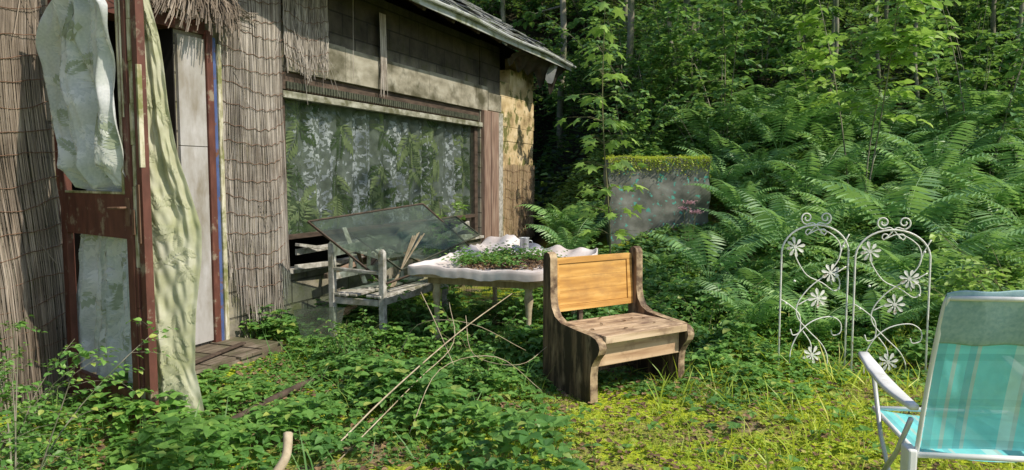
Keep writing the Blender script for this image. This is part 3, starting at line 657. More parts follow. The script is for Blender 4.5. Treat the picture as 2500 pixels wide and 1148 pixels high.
tag(g.build('glass_shard','glassd'),'broken triangular pane leaning against the seat legs','glass')
def board(a,b,w,h,m,label):
    g=Geo(); beam(g,a,b,w,h); o=g.build('broken_board',m,bev=.004); tag(o,label,'board',group='broken boards piled below the window')
L_='splintered grey board leaning below the window'
board(W(.95,-.12,.86),W(2.3,-.35,.62),.07,.03,'oldwood',L_); board(W(.95,-.1,.63),W(2.4,-.15,.585),.05,.05,'oldwood','pale sill board fallen along the window bottom')
board(W(1.9,-.4,.66),W(3.6,-.3,.98),.05,.09,'oldwood','curved weathered chair rail propped under the window'); board(W(3.0,-.3,.6),W(4.6,-.3,.86),.04,.08,'oldwood',L_)
board(W(1.3,-.2,.5),W(2.9,-.25,.74),.05,.05,'rustwood','red-brown batten leaning under the window')
board(W(2.6,-.2,.75),W(4.9,-.2,.66),.05,.05,'oldwood',L_)
board(W(.65,-.55,.05),W(1.35,-.5,.2),.1,.03,'bfront','fallen plank end on the ground by the wall')
board(W(.98,-.08,.78),W(3.9,-.1,.83),.03,.06,'oldwood',L_)
board(W(1.2,-.75,.47),W(1.5,-.3,1.0),.05,.02,'oldwood',L_); board(W(1.5,-.5,.5),W(2.3,-.55,.95),.04,.025,'rustwood','red-brown batten leaning under the window')
board(W(.3,-.9,.02),W(1.1,-1.1,.06),.07,.02,'oldwood','splintered board lying on the ground'); board(W(-1.0,-.5,.09),W(-.1,-.35,.1),.05,.015,'darkwood','dark batten lying on the threshold')
rb=random.Random(12)
for k in range(9):
    t=rb.uniform(1.3,3.6); y=rb.uniform(-.75,-.25); dt=rb.uniform(.3,1.0)*rb.choice((-1,1)); z=rb.uniform(.47,.6)
    board(W(t,y,z),W(t+dt,y+rb.uniform(-.2,.2),z+rb.uniform(.05,.42)),rb.uniform(.03,.06),rb.uniform(.015,.04),'oldwood' if k%4 else 'rustwood',L_)
for k in range(6):
    g=Geo(); x=-.98+k*.022; beam(g,(x-.14-.03*k,6.95,.5),(x+.02+.01*random.random(),7.05,1.02-.05*random.random()),.014,.008); tag(g.build('slat','twig'),'thin pale slat in a bundle leaning on the seat','slat',group='bundle of thin slats')
# ---------------------------------------------------------------- trellises
def spiral(cx,cz,r0,r1,a0,turns,n=26):
    return [(cx+(r0+(r1-r0)*i/n)*math.cos(a0+turns*2*pi*i/n),0,cz+(r0+(r1-r0)*i/n)*math.sin(a0+turns*2*pi*i/n)) for i in range(n+1)]
K=.00318
def q(px,py): return ((px-1995)*K,0,(905-py)*K)
tr=root('garden_trellis',(2.37,5.73,0),math.radians(4),'white wrought-iron trellis with curls and daisies in the weeds','trellis','pair of white metal garden trellises')
g=Geo()
arch=[(-.27,0,-.05),(-.27,0,.5),(-.27,0,.93)]+[(-.27*math.cos(a),0,.95+.22*math.sin(a)) for a in np.linspace(.1,pi-.1,18)]+[(.27,0,.93),(.27,0,.5),(.27,0,-.05)]
tube(g,arch,.0075,8); tube(g,[(-.27,.0,.02),(.27,.0,.02)],.005,6); g.build('frame','white',tr,smooth=True)
g=Geo()
for sg in (-1,1):
    tube(g,[(x*1,y,z) for x,y,z in spiral(sg*.075,1.225,.05,.012,-pi/2,sg*1.35)],.006,6)
    tube(g,cat([(sg*.075,0,1.175),(sg*.02,0,1.185),(-sg*.03,0,1.13),(-sg*.07,0,1.09)],5)+[(x,y,z) for x,y,z in spiral(-sg*.055,1.115,.03,.01,pi*1.2 if sg>0 else -.2*pi,-sg*.9)][2:],.005,6)
curves=[[q(1975,560),q(2010,548),q(2052,575),q(2058,615),q(2030,655),q(1985,690),q(1955,730),q(1955,765),q(1985,800),q(2020,835),q(2035,870),q(2030,903)],
 [q(1945,600),q(1948,620),q(1975,660),q(2015,680),q(2045,700),q(2060,690),q(2055,668),q(2038,672),q(2040,685)],
 [q(2075,640),q(2050,655),q(2033,655)],
 [q(1940,903),q(1940,850),q(1960,805),q(1995,775),q(2040,765),q(2065,780),q(2066,805),q(2048,812),q(2042,800)],
 [q(1912,720),q(1935,735),q(1960,760),q(1962,800),q(1945,810),q(1938,795)],
 [q(1955,735),q(1980,722),q(2003,718)],[q(1970,800),q(1990,830),q(1993,860)],[q(2080,560),q(2065,590),q(2055,620)]]
for c in curves: tube(g,cat(c,5),.0048,6)
for p in ((2058,695),(1945,675),(2066,590),(1925,730)): 
    x,y,z=q(*p); lathe(g,[(0,-.011),(.009,-.006),(.011,0),(.009,.006),(0,.011)],(x,y,z),8)
g.build('scrollwork','white',tr,smooth=True)
for (px,py,rot) in ((1942,590,.2),(2033,655,.5),(2003,718,.1),(1993,860,.3)):
    x,_,z=q(px,py); g=Geo()
    for k in range(8):
        a=rot+k*pi/4+random.uniform(-.06,.06); ca,sa=math.cos(a),math.sin(a); r=.08*random.uniform(.9,1.05)
        pr_=[(.012,.003),(.4*r,.006),(.65*r,.012),(.85*r,.012),(r,.001)]
        pts=[(u,w) for u,w in pr_]+[(u,-w) for u,w in reversed(pr_)]
        dy=-.012; vv=[(x+u*ca-w*sa,dy-.006*math.sin(u/r*3),z+u*sa+w*ca) for u,w in pts]
        vv2=[(a_,b_+.003,c_) for a_,b_,c_ in vv]; nn=len(pts)
        g.add(vv+vv2,[tuple(range(nn)),tuple(range(2*nn-1,nn-1,-1))]+[(i,i+nn,(i+1)%nn+nn,(i+1)%nn) for i in range(nn)])
    vv=[(x+.014*math.cos(j*pi/5),-.018,z+.014*math.sin(j*pi/5)) for j in range(10)]; g.add(vv+[(a_,-.008,c_) for a_,b_,c_ in vv],[tuple(range(10))]+[(i,(i+1)%10,(i+1)%10+10,i+10) for i in range(10)])
    g.build('daisy','white',tr)
def copytree(r,loc,rz):
    n=r.copy(); COL.objects.link(n); n.location=loc; n.rotation_euler=(0,0,rz)
    for c in list(r.children):
        k=c.copy(); k.parent=n; COL.objects.link(k)
    return n
bpy.context.view_layer.update()
t2=copytree(tr,(2.92,5.62,-.03),math.radians(-9)); t2['label']='white wrought-iron trellis with daisies, rust on its top curls'
# ---------------------------------------------------------------- folding chair
ch=root('camping_chair',(1.70,3.0,0),math.radians(-7),'folding camping chair with turquoise striped mesh and white armrests','chair')
Wd=.58
def SBk(u,v,off=0):
    z=.42+v*.68; y=-.02-.20*v+.03*np.sin(pi*u)+off+.02*np.sin(v*3)
    return np.stack([u*Wd,y,z],1)
g=Geo(); sheet(g,lambda u,v:SBk(u,v),20,20); g.build('backrest','fabric',ch,smooth=True)
g=Geo()
def Sp(u,v):
    a=v*2*pi; zz=1.0+.115*np.sin(a)*(1-.08*np.abs(2*u-1)**6); s=(zz-.4)/.7
    return np.stack([-.014+u*(Wd+.028),-.02-.20*s+.02*np.sin(s*3)+.014*np.cos(a)+.028*np.sin(pi*u),zz+.004*np.sin(u*17)],1)
sheet(g,Sp,28,24); g.build('headrest','pad',ch,smooth=True)
g=Geo(); sheet(g,lambda u,v:np.stack([u*Wd,.0+v*.48,.40+.03*v-.03*np.sin(pi*u)],1),12,10); g.build('seat','fabric',ch,smooth=True)
g=Geo()
for x in (-.012,Wd+.012):
    tube(g,cat([(x,.02,.30),(x,-.01,.40),(x,-.10,.75),(x,-.20,1.05),(x+(.02 if x<0 else -.02),-.215,1.09)],5),.010,8)
    tube(g,[(x,.0,.40),(x,.48,.435)],.011,8)
tube(g,[(0,-.215,1.085),(Wd,-.215,1.085)],.010,8); tube(g,[(-.02,-.02,.395),(Wd+.02,-.02,.395)],.013,8)
tube(g,[(-.012,.48,.435),(Wd+.012,.48,.435)],.011,8); g.build('frame','plastic',ch,smooth=True)
for x in (-.035,Wd+.035):
    g=Geo(); tube(g,[(x,.45,.64),(x,.32,.36),(x,.02,.012)],.011,8); tube(g,[(x-.012,-.03,.55),(x-.012,.1,.36),(x-.012,.44,.012)],.011,8); g.build('leg','alu',ch,smooth=True)
    g=Geo(); n=12; vs=[]
    for k in range(n+1):
        u=k/n; c_=(x-.01,-.05+u*.60,.605+.075*u-.024*math.sin(pi*u)); w_=.019+.014*math.sin(pi*min(1,u*1.05))+.006*(u>.7); th=.013
        for a_,b_ in ((-1,-.6),(-.7,-1),(.7,-1),(1,-.6),(1,.6),(.7,1),(-.7,1),(-1,.6)): vs.append((c_[0]+a_*w_,c_[1],c_[2]+b_*th))
    F=[(i*8+j,i*8+(j+1)%8,(i+1)*8+(j+1)%8,(i+1)*8+j) for i in range(n) for j in range(8)]+[tuple(range(7,-1,-1)),tuple(n*8+j for j in range(8))]
    g.add(vs,F); g.build('armrest','plastic',ch,smooth=True)
    g=Geo(); box(g,x-.018,x+.018,-.04,.05,.28,.42); g.build('hinge_bracket','plastic',ch,bev=.008)
# ---------------------------------------------------------------- mossy block
g=Geo(); y0=10.3; vs=[];F=[]; nx,nz=14,9
def blk(ix,iz,face):
    x=1.36+1.4*ix/nx; z=.55+1.25*iz/nz
    r_=.015*math.sin(ix*1.1+iz*.9)
    return (x+.02*math.sin(iz*1.5),y0+r_+(0 if face==0 else .6),z+(.02*math.sin(ix*.9) if iz==nz else 0))
for f in (0,1):
    for iz in range(nz+1):
        for ix in range(nx+1): vs.append(blk(ix,iz,f))
st=(nx+1)*(nz+1)
for iz in range(nz):
    for ix in range(nx):
        a=iz*(nx+1)+ix; F.append((a,a+1,a+nx+2,a+nx+1)); F.append((st+a+nx+1,st+a+nx+2,st+a+1,st+a))
g.add(vs,F,0)
F=[]
for ix in range(nx): a=nz*(nx+1)+ix; F.append((a,a+1,st+a+1,st+a))
for iz in range(nz):
    a=iz*(nx+1); F.append((a+nx+1,st+a+nx+1,st+a,a)); a+=nx; F.append((a,st+a,st+a+nx+1,a+nx+1))
g.add(vs,F,0)
n=4500; P=np.stack([rng.uniform(1.34,2.78,n),rng.uniform(10.26,10.9,n),1.79+np.abs(rng.normal(0,.02,n))],1)
scat(g,P,rng.uniform(.012,.028,n),rng.uniform(0,6.3,n),rng.uniform(-.2,.9,n),0,T6(.35),1)
n=1800; P=np.stack([rng.uniform(1.34,2.78,n),rng.uniform(10.24,10.30,n),1.81-np.abs(rng.normal(0,.10,n))],1)
scat(g,P,rng.uniform(.012,.03,n),rng.uniform(0,6.3,n),rng.uniform(-1.2,.3,n),0,T6(.35),1)
tag(g.build('concrete_block',['block','grass'],smooth=True),'old concrete block with turquoise lichen and moss on top','concrete block')
# ---------------------------------------------------------------- vegetation builders
def plant(seed,h,spread,nst,ntw,nlf,ls,tm,twl=.35,rad=.01,lowest=.15):
    r=np.random.default_rng(seed); S_=Geo(); L_=Geo()
    P=[];Y=[];Pt=[]
    for k in range(nst):
        a=r.uniform(0,2*pi); hh=h*r.uniform(.65,1); sp=spread*r.uniform(.3,1)
        base=np.array([math.cos(a)*.05*spread*2,math.sin(a)*.05*spread*2,-.05])
        bend=r.uniform(-.3,.3,2)*spread
        def st(s): return base+np.array([math.cos(a)*sp*s**1.5+bend[0]*s*(1-s),math.sin(a)*sp*s**1.5+bend[1]*s*(1-s),hh*(s-.12*s*s*sp/(h+.01))])
        tube(S_,[st(s) for s in np.linspace(0,1,8)],[rad,rad*.25],5)
        for t in range(ntw):
            s=r.uniform(lowest,1); p=st(s); ta=a+r.uniform(-1.9,1.9); tl=twl*r.uniform(.5,1.1)*(1.25-.6*s); up=r.uniform(-.1,.7)
            d=np.array([math.cos(ta)*math.cos(up),math.sin(ta)*math.cos(up),math.sin(up)])
            def tp(u): return p+d*tl*u+np.array([0,0,-.25*tl*u*u])
            tube(S_,[tp(0),tp(.5),tp(1)],[rad*.3,rad*.12],3,cap=False)
            for l in range(nlf):
                u=(l+1)/nlf; P.append(tp(u)+r.normal(0,.01,3)); Y.append(ta+(1 if l%2 else -1)*r.uniform(.3,1.3)*(1 if l<nlf-1 else .1)); Pt.append(r.uniform(-.6,.35))
    n=len(P); scat(L_,np.array(P),ls*r.uniform(.6,1.15,n),np.array(Y),np.array(Pt),r.uniform(-.6,.6,n),tm)
    return S_,L_
def place_plant(name,SL,mats,locs,label,catg,group=None,parts=('stem','foliage')):
    ms=SL[0].mesh(parts[0],[mats[0]],True); ml=SL[1].mesh(parts[1],[mats[1]],False)
    for (x,y,z,rz,sc) in locs:
        r=root(name,(x,y,z),rz,label,catg,group); r.scale=(sc,)*3
        for nm,me in zip(parts,(ms,ml)):
            o=bpy.data.objects.new(nm,me); o.parent=r; COL.objects.link(o)
def gz(x,y): return float(Gh(x,y))
def free(x,y): return not bool(inhouse(np.array(x),np.array(y),.5))
def tree(seed,h,cr,cb,nlimb,ntw,nlf,ls,tr_=.0085,lean=.04):
    r=np.random.default_rng(seed); S_=Geo(); L_=Geo()
    b=r.uniform(-lean,lean,2)*h
    def st(s): return np.array([b[0]*math.sin(s*3)+.006*h*math.sin(s*17),b[1]*math.sin(s*2.4),-.2+(h+.2)*s])
    tube(S_,[st(s) for s in np.linspace(0,1,18)],[h*tr_,h*tr_*.8,h*.002],8)
    P=[];Y=[];Pt=[]
    for k in range(nlimb):
        s=cb+(1-cb)*(k+r.uniform(0,1))/nlimb; p=st(s); a=k*2.4+r.uniform(-.5,.5); ln=cr*(1.05-.75*((s-cb)/(1-cb))**1.5)*r.uniform(.6,1.1); up=r.uniform(.05,.5)
        d=np.array([math.cos(a)*math.cos(up),math.sin(a)*math.cos(up),math.sin(up)])
        def lp_(u): return p+d*ln*u+np.array([0,0,-.12*ln*u*u])
        tube(S_,[lp_(u) for u in (0,.3,.65,1)],[h*.003,.004],4,cap=False)
        for t in range(ntw):
            u0=r.uniform(.25,1); q_=lp_(u0); ta=a+r.uniform(-1.6,1.6); tl=.55*r.uniform(.4,1.2); tu=r.uniform(-.4,.6)
            dd=np.array([math.cos(ta)*math.cos(tu),math.sin(ta)*math.cos(tu),math.sin(tu)])
            tube(S_,[q_,q_+dd*tl],[.006,.002],3,cap=False)
            for l in range(nlf):
                u=(l+1)/nlf; P.append(q_+dd*tl*u+r.normal(0,.05,3)); Y.append(ta+r.uniform(-1.3,1.3)); Pt.append(r.uniform(-.8,.3))
    n=len(P); scat(L_,np.array(P),ls*r.uniform(.6,1.2,n),np.array(Y),np.array(Pt),r.uniform(-.7,.7,n),T6(.33,.08,.15))
    return S_,L_
rp=random.Random(21)
def zone(n,x0,x1,y0,y1,ok,md,sc):
    L=[];tries=0
    while len(L)<n and tries<n*60:
        tries+=1; x=rp.uniform(x0,x1);y=rp.uniform(y0,y1)
        if not ok(x,y) or not free(x,y): continue
        if any((x-a)**2+(y-b)**2<md*md for a,b,*_ in L): continue
        L.append((x,y,gz(x,y),rp.uniform(0,6.28),rp.uniform(*sc)))
    return L
inV=lambda x,y: (.17 if y<17 else -.12)*y< x < .85*y
trees=zone(22,-3,20,15.5,27,lambda x,y: -.1*y<x<.85*y+1,1.8,(.8,1.2))
V3=[tree(31,8.5,2.2,.34,20,8,10,.16),tree(32,10,2.6,.30,22,8,10,.17),tree(33,7,1.9,.28,18,8,10,.14)]
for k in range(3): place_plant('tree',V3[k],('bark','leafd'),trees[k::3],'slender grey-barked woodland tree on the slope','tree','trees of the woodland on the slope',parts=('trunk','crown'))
poles=zone(10,2.5,12,13,16,lambda x,y:.2*y<x<.75*y,1.3,(.85,1.15))
place_plant('tree',tree(35,6.5,1.5,.42,12,6,9,.14,.0065,.1),('bark','leafb'),poles,'thin pale young trunk leaning at the wood edge','tree','trees of the woodland on the slope',parts=('trunk','crown'))
place_plant('tree',tree(41,12,2.6,.55,14,6,8,.2),('bark','leafd'),[(6.9,4.4,0,0,1),(5.9,-1.2,0,4,.85)],'unseen tree added beside the clearing to cast dappled shade','tree','trees of the woodland on the slope',parts=('trunk','crown'))  # added out of view; crowns dapple the house front and left foreground
shr=zone(46,-2,17,12.8,24,inV,.95,(.6,1.25))
SV=[plant(51,2.6,1.4,9,16,9,.13,T6(.36),.5,.008),plant(52,2.0,1.3,9,15,10,.11,T6(.40),.45,.008),plant(53,2.8,1.7,8,18,9,.15,T6(.36),.55,.009)]
for k in range(3): place_plant('shrub',SV[k],('bark',('leafd','leafb','leafd')[k]),shr[k::3],'leafy green shrub growing at the wood edge','shrub','shrubs along the wood edge')
place_plant('shrub',SV[1],('bark','leafb'),[(1.95,12.4,gz(1.95,12.4),1,.75),(2.3,15.2,gz(2.3,15.2),2,1.3),(2.6,13.6,gz(2.6,13.6),3,1.1),(3.2,12.0,gz(3.2,12.0),3,.75)],'leafy green shrub growing at the wood edge','shrub','shrubs along the wood edge')
# ferns
def fern(seed,L0,nf):
    r=np.random.default_rng(seed); g=Geo(); tm=T6(.095,.02,.14)
    P=[];S_=[];Y=[];Pi=[];R_=[]
    for k in range(nf):
        a=k*2*pi/nf+r.uniform(-.3,.3); L=L0*r.uniform(.75,1.1); e0=r.uniform(1.0,1.4); e1=r.uniform(-.5,.2)
        p=np.array([0,0,0.]); m=23; pts=[p.copy()]
        for i_ in range(m):
            s=(i_+1)/m; e=e0+(e1-e0)*s**1.2; d=np.array([math.cos(a)*math.cos(e),math.sin(a)*math.cos(e),math.sin(e)]); p=p+d*L/m; pts.append(p.copy())
            if s>.2:
                ln=L*.22*(math.sin(pi*(.22+.78*(s-.2)/.8))**.8+.04)*(1.1-.45*s)
                for sg in (-1,1): P.append(p.copy());S_.append(ln);Y.append(a+sg*1.2);Pi.append(.15*math.sin(e)+r.uniform(-.15,.05)-.1);R_.append(-sg*e*.75)
        tube(g,pts,[.005,.0015],4,0,False)
    scat(g,np.array(P),np.array(S_),np.array(Y),np.array(Pi),np.array(R_),tm); return g
FV=[fern(s,L,n).mesh('fern',['fern']) for s,L,n in ((61,1.0,8),(62,1.15,8),(63,.85,7),(64,1.05,9))]
fl=zone(74,1.8,9.5,7.7,13.4,lambda x,y: .26*y<x<.76*y and not(1.2<x<2.95 and 8.4<y<11),.6,(.85,1.35))
fl+=[(x,y,gz(x,y),rp.uniform(0,6),s) for x,y,s in ((.75,9.6,.9),(.75,10.8,.9),(1.0,8.9,.7),(1.05,10.6,.8),(2.6,8.2,.75),(2.1,7.9,.6),(2.75,6.6,.75),(2.2,6.7,.65),(3.3,6.5,.85),(3.9,7.0,.9),(1.9,7.4,.55),(4.4,7.9,1.0),(3.1,10.1,.85),(1.9,9.2,.4),(2.9,9.2,.7))]
for k,(x,y,z,rz,s) in enumerate(fl):
    o=bpy.data.objects.new('fern',FV[k%4]); COL.objects.link(o); o.location=(x,y,z+(.3 if y>8 and s>.8 else .12)*s); o.rotation_euler=(0,0,rz); o.scale=(s,s,s*rp.uniform(.9,1.25)); tag(o,'arching green fern growing on the bank','fern','ferns on the bank')
def mound(x,y): return .28+.38*np.clip(wob(x,y,1.1,2)+.4,0,1.2)
def under(name,n,x0,x1,y0,y1,hs,sz,mat,ok,label,hf=None,tm=T6(.36,.1,.1)):
    x=rng.uniform(x0,x1,n*3);y=rng.uniform(y0,y1,n*3); k=ok(x,y)&~inhouse(x,y); x=x[k][:n];y=y[k][:n]; m=len(x)
    h=mound(x,y)*hs*rng.uniform(0,1,m)**.6
    if hf is not None: h=h*hf(x,y)
    g=Geo(); scat(g,np.stack([x,y,Gh(x,y)+h],1),rng.uniform(sz[0],sz[1],m),rng.uniform(0,6.3,m),rng.uniform(-.5,.5,m),rng.uniform(-.5,.5,m),tm)
    o=g.build(name,mat); tag(o,label,'undergrowth',kind='stuff')
under('undergrowth',60000,-.4,10,7.3,14,.8,(.05,.11),'leafb',lambda x,y:(x>.55)&(x<.78*y)&(x>.02*y+.35)&~((x>1.2)&(x<2.9)&(y>10.2)&(y<10.95)),'dense bramble and nettle undergrowth covering the bank',lambda x,y:np.where((x>1.1)&(x<3.0)&(y>8.4)&(y<10.3),.35,1.))
under('forest_undergrowth',45000,-5,22,13.5,30,1.5,(.09,.2),'leafs',lambda x,y:(x>-.15*y)&(x<.85*y),'green undergrowth with shade in its leaf colour, beneath the woodland trees')
def dist(x,y,cx,cy): return np.sqrt((x-cx)**2+(y-cy)**2)
bare=lambda x,y: np.clip((dist(x,y*1.0,-.75,3.35)-.35)/.5,.0,1)
def cover(n,ok,hmax,sz,mat,name,label,seed):
    r=np.random.default_rng(seed); x=r.uniform(-4,5,n*4);y=r.uniform(2.2,9.5,n*4); k=ok(x,y)&~inhouse(x,y)&(r.random(len(x))<bare(x,y)+.12); x=x[k][:n];y=y[k][:n]; m=len(x)
    clump=np.clip(wob(x,y,2.2,1)+.55,.08,1.3); clump=clump*np.clip(dist(x,y,.95,5.05)/.9-.15,.15,1)*np.clip(dist(x,y,2.65,5.3)/.9-.1,.2,1)*np.clip(dist(x,y,-1.9,5.7)/.8-.2,.12,1)*np.clip((y-2.2)/1.5,.3,1)*(.3+.7*bare(x,y))
    h=hmax*clump*r.uniform(.05,1,m)**.7; z=Gh(x,y)+h+.01
    g=Geo(); yaw=r.uniform(0,6.3,m); s=r.uniform(sz[0],sz[1],m)*(.7+.5*clump); pit=r.uniform(-.3,.35,m)
    for dy in (0,1.35,-1.35): scat(g,np.stack([x,y,z],1),s*(1 if dy==0 else .85),yaw+dy,pit+r.uniform(-.15,.15,m),r.uniform(-.3,.3,m),T8(.36))
    q_=r.random(m)<.35; V=np.stack([x,y,z],1)[q_]; mm=len(V); b=V.copy(); b[:,2]=Gh(b[:,0],b[:,1])-.01; b[:,:2]+=r.normal(0,.03,(mm,2))
    w=np.array([.0018,0,0]); A=np.stack([b-w,b+w,V+w,V-w],1).reshape(-1,3); g.add_np(A,np.arange(4*mm),np.full(mm,4))
    o=g.build(name,mat); tag(o,label,'weeds',kind='stuff')
lawn=lambda x,y: sstep((x+.3)/.8)*sstep((5.3+.3*np.sin(x*3)-y)/.5)
cover(14000,lambda x,y:(y>2.9)&(y<8.6)&(x<.62*y)&(x>-.62*y-.3)&(np.random.default_rng(1).random(len(x))>lawn(x,y)*.95)&((y<7.6)|(x<1.5)),.23,(.035,.085),'leaf','ground_cover','low leafy weeds and brambles carpeting the clearing',5)
cover(9000,lambda x,y:(x>-.5)&(y<5.8)&(y>2.3),.05,(.015,.034),'grass','clover_cover','small yellow-green clover leaves among the lawn grass',6)
cover(3000,lambda x,y:((x-B0[0])*NI[0]+(y-B0[1])*NI[1]>-1.3)&(y>7.0)&(x<.6)&(y<13.5),.34,(.04,.08),'leaf','wall_weeds','taller nettles growing along the foot of the wall',8)
r=np.random.default_rng(9)
def grass(n,ok,l0,l1,name,label,mat='grass'):
    x=r.uniform(-3.5,5,n*4);y=r.uniform(2.2,8,n*4);k=ok(x,y)&~inhouse(x,y);x=x[k][:n];y=y[k][:n];m=len(x)
    g=Geo(); L=r.uniform(l0,l1,m)*(.5+.7*np.clip(wob(x,y,3,4)+.4,0,1))
    scat(g,np.stack([x,y,Gh(x,y)-.005],1),L,r.uniform(0,6.3,m),r.uniform(.5,1.35,m),r.uniform(-1,1,m),TB)
    tag(g.build(name,mat),label,'grass',kind='stuff')
grass(34000,lambda x,y:(y<5.6+.25*np.sin(x*4))&(x>-.6+.3*np.sin(y*3))&(x<.75*y),.03,.09,'lawn_grass','short sunlit yellow-green grass in the clearing')
grass(2600,lambda x,y:(y<7.2)&(x>.9)&(x<.75*y)&(wob(x,y,3,4)>-.1),.12,.30,'tall_grass','tall grass tufts around the bench and trellises')
grass(1500,lambda x,y:(x<.3)&(y>3),.12,.3,'weedy_grass','scattered grass blades among the weeds','leaf')
n=9000; x=r.uniform(-3,4,n);y=r.uniform(2.4,7,n);k=~inhouse(x,y);x=x[k];y=y[k];m=len(x)
g=Geo(); scat(g,np.stack([x,y,Gh(x,y)+.012+.02*r.random(m)],1),r.uniform(.02,.06,m),r.uniform(0,6.3,m),r.uniform(-.2,.2,m),r.uniform(-.4,.4,m),T6(.35))
tag(g.build('ground_litter','litter'),'dry brown leaves scattered on the soil','leaf litter',kind='stuff')
def sapling(h,lev,ls,seed):
    r=np.random.default_rng(seed); S_=Geo();L_=Geo()
    st=lambda s: np.array([-.03*h*s+.03*math.sin(s*7),.02*math.sin(s*5),h*s]); tube(S_,[st(s) for s in np.linspace(0,1,14)],[.013,.004],6)
    P=[];Y=[];Pt=[];Sz=[]
    for k in range(lev):
        s=.18+.82*k/(lev-1)
        for j in range(6 if k<lev-1 else 8):
            a=j*2*pi/6+k*.8+r.uniform(-.3,.3); l=(.45 if s<.75 else .22)*r.uniform(.35,1.0)*(1.1-.6*s+.2)
            p=st(s); e=p+np.array([math.cos(a)*l,math.sin(a)*l,.1*l+r.uniform(-.03,.06)]); tube(S_,[p,(p+e)/2+[0,0,.03],e],[.003,.0012],3,cap=False)
            for u in ((1,) if l<.15 else (1,.6)): P.append(p+(e-p)*u);Y.append(a+r.uniform(-.5,.5));Pt.append(r.uniform(-.7,-.1));Sz.append(ls*r.uniform(.65,1.15))
    n=len(P); scat(L_,np.array(P),np.array(Sz),np.array(Y),np.array(Pt),r.uniform(-.4,.4,n),TM()); return S_,L_
place_plant('maple_sapling',sapling(3.45,12,.2,3),('stem','leafl'),[(1.12,8.4,gz(1.12,8.4)-.05,0,1)],'slim young maple with layered pale green lobed leaves','sapling')
place_plant('elder_sapling',plant(81,1.45,.32,4,9,7,.085,T6(.28),.3,.007,.35),('stem','leafl'),[(-.72,8.6,0,0,1.0)],'young elder with pale leaves in front of the window','sapling')
place_plant('shrub',plant(82,.95,.7,10,11,8,.042,T8(.36),.28,.006,.2),('bark','leaf'),[(-2.35,3.35,0,0,.95),(-2.85,4.05,0,2,.85)],'small-leaved hawthorn shrub beside the open door','shrub')
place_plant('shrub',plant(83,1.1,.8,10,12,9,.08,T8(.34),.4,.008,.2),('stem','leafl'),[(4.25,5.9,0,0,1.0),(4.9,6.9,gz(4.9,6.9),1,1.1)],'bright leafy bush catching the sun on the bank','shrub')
place_plant('young_tree',plant(84,3.6,1.3,3,26,9,.16,T8(.38),.7,.014,.45),('bark','leafl'),[(5.0,10.6,gz(5.0,10.6),0,1.0)],'young hazel with broad pale leaves over the bank','tree','young hazels over the bank')
place_plant('young_tree',plant(87,3.4,1.5,4,24,9,.15,T8(.38),.7,.014,.35),('bark','leafb'),[(7.2,11.4,gz(7.2,11.4),2,1.0),(3.5,12.4,gz(3.5,12.4),4,.95)],'young hazel with broad leaves over the bank','tree','young hazels over the bank')
place_plant('bramble',plant(85,.7,.6,8,9,7,.075,T8(.36),.3,.005,.15),('stem','leaf'),[(-.3,6.0,0,0,.8),(1.1,6.8,0,1,.9),(-1.4,6.1,0,2,.6),(1.7,6.4,0,3,.75),(-.9,7.2,0,4,.9),(2.0,7.2,0,2,1),(-.2,5.3,0,5,.45),(1.4,8.0,gz(1.4,8),1,1.0)],'sprawling bramble clump with toothed green leaves','bramble','brambles around the table')
place_plant('shrub',plant(86,1.1,1.0,11,11,9,.11,T8(.4),.4,.008,.2),('stem','leafb'),zone(9,2.5,8.5,8.0,12.6,lambda x,y:.36*y<x<.75*y,1.3,(.6,1.0)),'broad-leaved shrub among the ferns on the bank','shrub','shrubs among the ferns')
g=Geo()
for cx,cz in ((0,.0),(.13,-.04),(.06,.07)):
    n=80; P=np.stack([cx+r.normal(0,.035,n),r.normal(0,.03,n),1.0+cz+r.normal(0,.012,n)],1); scat(g,P,.022,r.uniform(0,6.3,n),r.uniform(0,1,n),0,T6(.45))
    tube(g,[(0.05,0,0),(cx,0,1.0+cz)],.004,4,1)
o=g.build('wildflower',['pink','stem']); o.location=(2.08,8.6,gz(2.08,8.6)-.02); tag(o,'pink flat-topped hemp agrimony flower in the ferns','wildflower')
def stick(name,pts,rad,m,label,group=None):
    g=Geo(); tube(g,cat(pts,5),rad,7); tag(g.build(name,m,smooth=True),label,'stick',group)
SG='dry stems by the table'
stick('long_stick',[(-1.05,3.8,.0),(-.78,4.4,.2),(-.38,5.3,.42),(.0,6.05,.58)],[.0055,.004],'twig','long dry stem leaning up against the table edge',SG)
stick('long_stick',[(-.95,3.9,.0),(-.62,4.7,.22),(-.42,5.2,.36),(-.5,5.8,.55)],[.004,.0025],'twig','bent dry stem crossing another in the weeds',SG)
stick('long_stick',[(-.35,5.5,.5),(-.28,5.3,.25),(.05,5.2,.2),(.28,5.4,.3)],[.0025,.002],'twig','looping dry bramble stem below the table',SG)
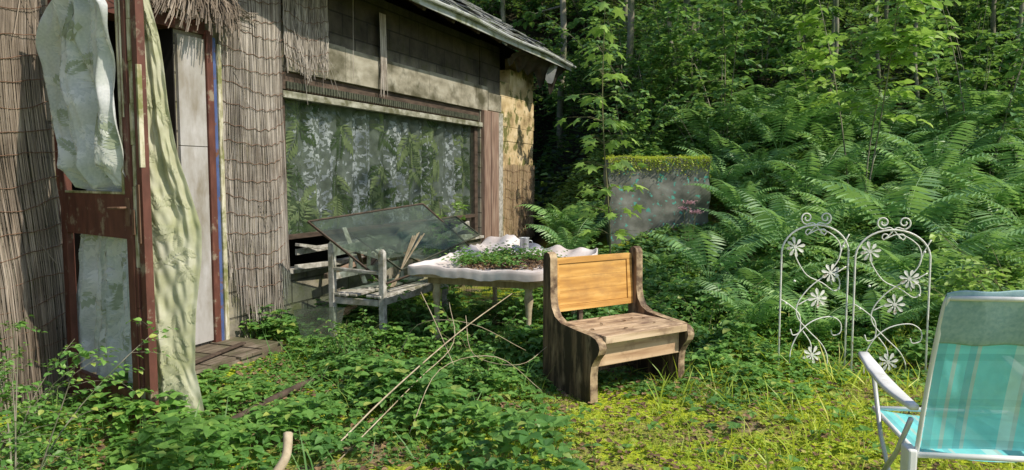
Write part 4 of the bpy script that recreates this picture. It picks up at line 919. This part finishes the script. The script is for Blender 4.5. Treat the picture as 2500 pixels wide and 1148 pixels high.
stick('long_stick',[(-.75,6.0,.6),(-.6,5.6,.45),(-.42,5.2,.2)],[.0035,.0025],'twig','looping dry bramble stem below the table',SG)
stick('long_stick',[(-.6,4.2,.05),(-.45,4.5,.35),(-.1,4.7,.38),(.2,4.9,.1)],[.0025,.002],'twig','thin arching dry stem over the weeds',SG)
stick('long_stick',[(-.9,5.6,.1),(-.7,5.4,.45),(-.3,5.2,.5),(.1,5.3,.28)],[.0025,.002],'twig','thin arching dry stem over the weeds',SG)
stick('cut_branch',[(-1.13,3.28,-.02),(-1.14,3.38,.1),(-1.09,3.45,.2),(-1.10,3.53,.29)],[.026,.025,.022,.024],'twig','pale cut branch stub poking out of the soil')
stick('fallen_branch',[(-1.75,4.5,.02),(-1.6,4.9,.05),(-1.5,5.3,.04),(-1.35,5.6,.05)],[.03,.02],'darkwood','dark rotten branch lying in the weeds by the door')
# ---------------------------------------------------------------- light & camera
w=bpy.data.worlds.new('World'); scene.world=w; w.use_nodes=True; nt=w.node_tree; nt.nodes.clear()
out=nt.nodes.new('ShaderNodeOutputWorld'); bg=nt.nodes.new('ShaderNodeBackground'); sk=nt.nodes.new('ShaderNodeTexSky')
sk.sky_type='NISHITA'; sk.sun_disc=False; S=Vector((.80,-.45,1.0)).normalized()
sk.sun_elevation=math.asin(S.z); sk.sun_rotation=math.atan2(S.x,S.y)
bg.inputs[1].default_value=.15; nt.links.new(sk.outputs[0],bg.inputs[0]); nt.links.new(bg.outputs[0],out.inputs[0])
ld=bpy.data.lights.new('sun','SUN'); ld.energy=5; ld.angle=math.radians(.5); ld.color=(1,.90,.74)
lo=bpy.data.objects.new('sun',ld); COL.objects.link(lo); lo.rotation_euler=S.to_track_quat('Z','Y').to_euler()
cd=bpy.data.cameras.new('camera'); cd.sensor_width=36; cd.lens=25.9; cd.clip_end=400; cd.clip_start=.05
co=bpy.data.objects.new('camera',cd); COL.objects.link(co); co.location=(0,0,1.55); co.rotation_euler=(math.radians(90-4.57),0,0)
scene.camera=co
scene.view_settings.view_transform='Standard'; scene.view_settings.look='None'; scene.view_settings.exposure=0
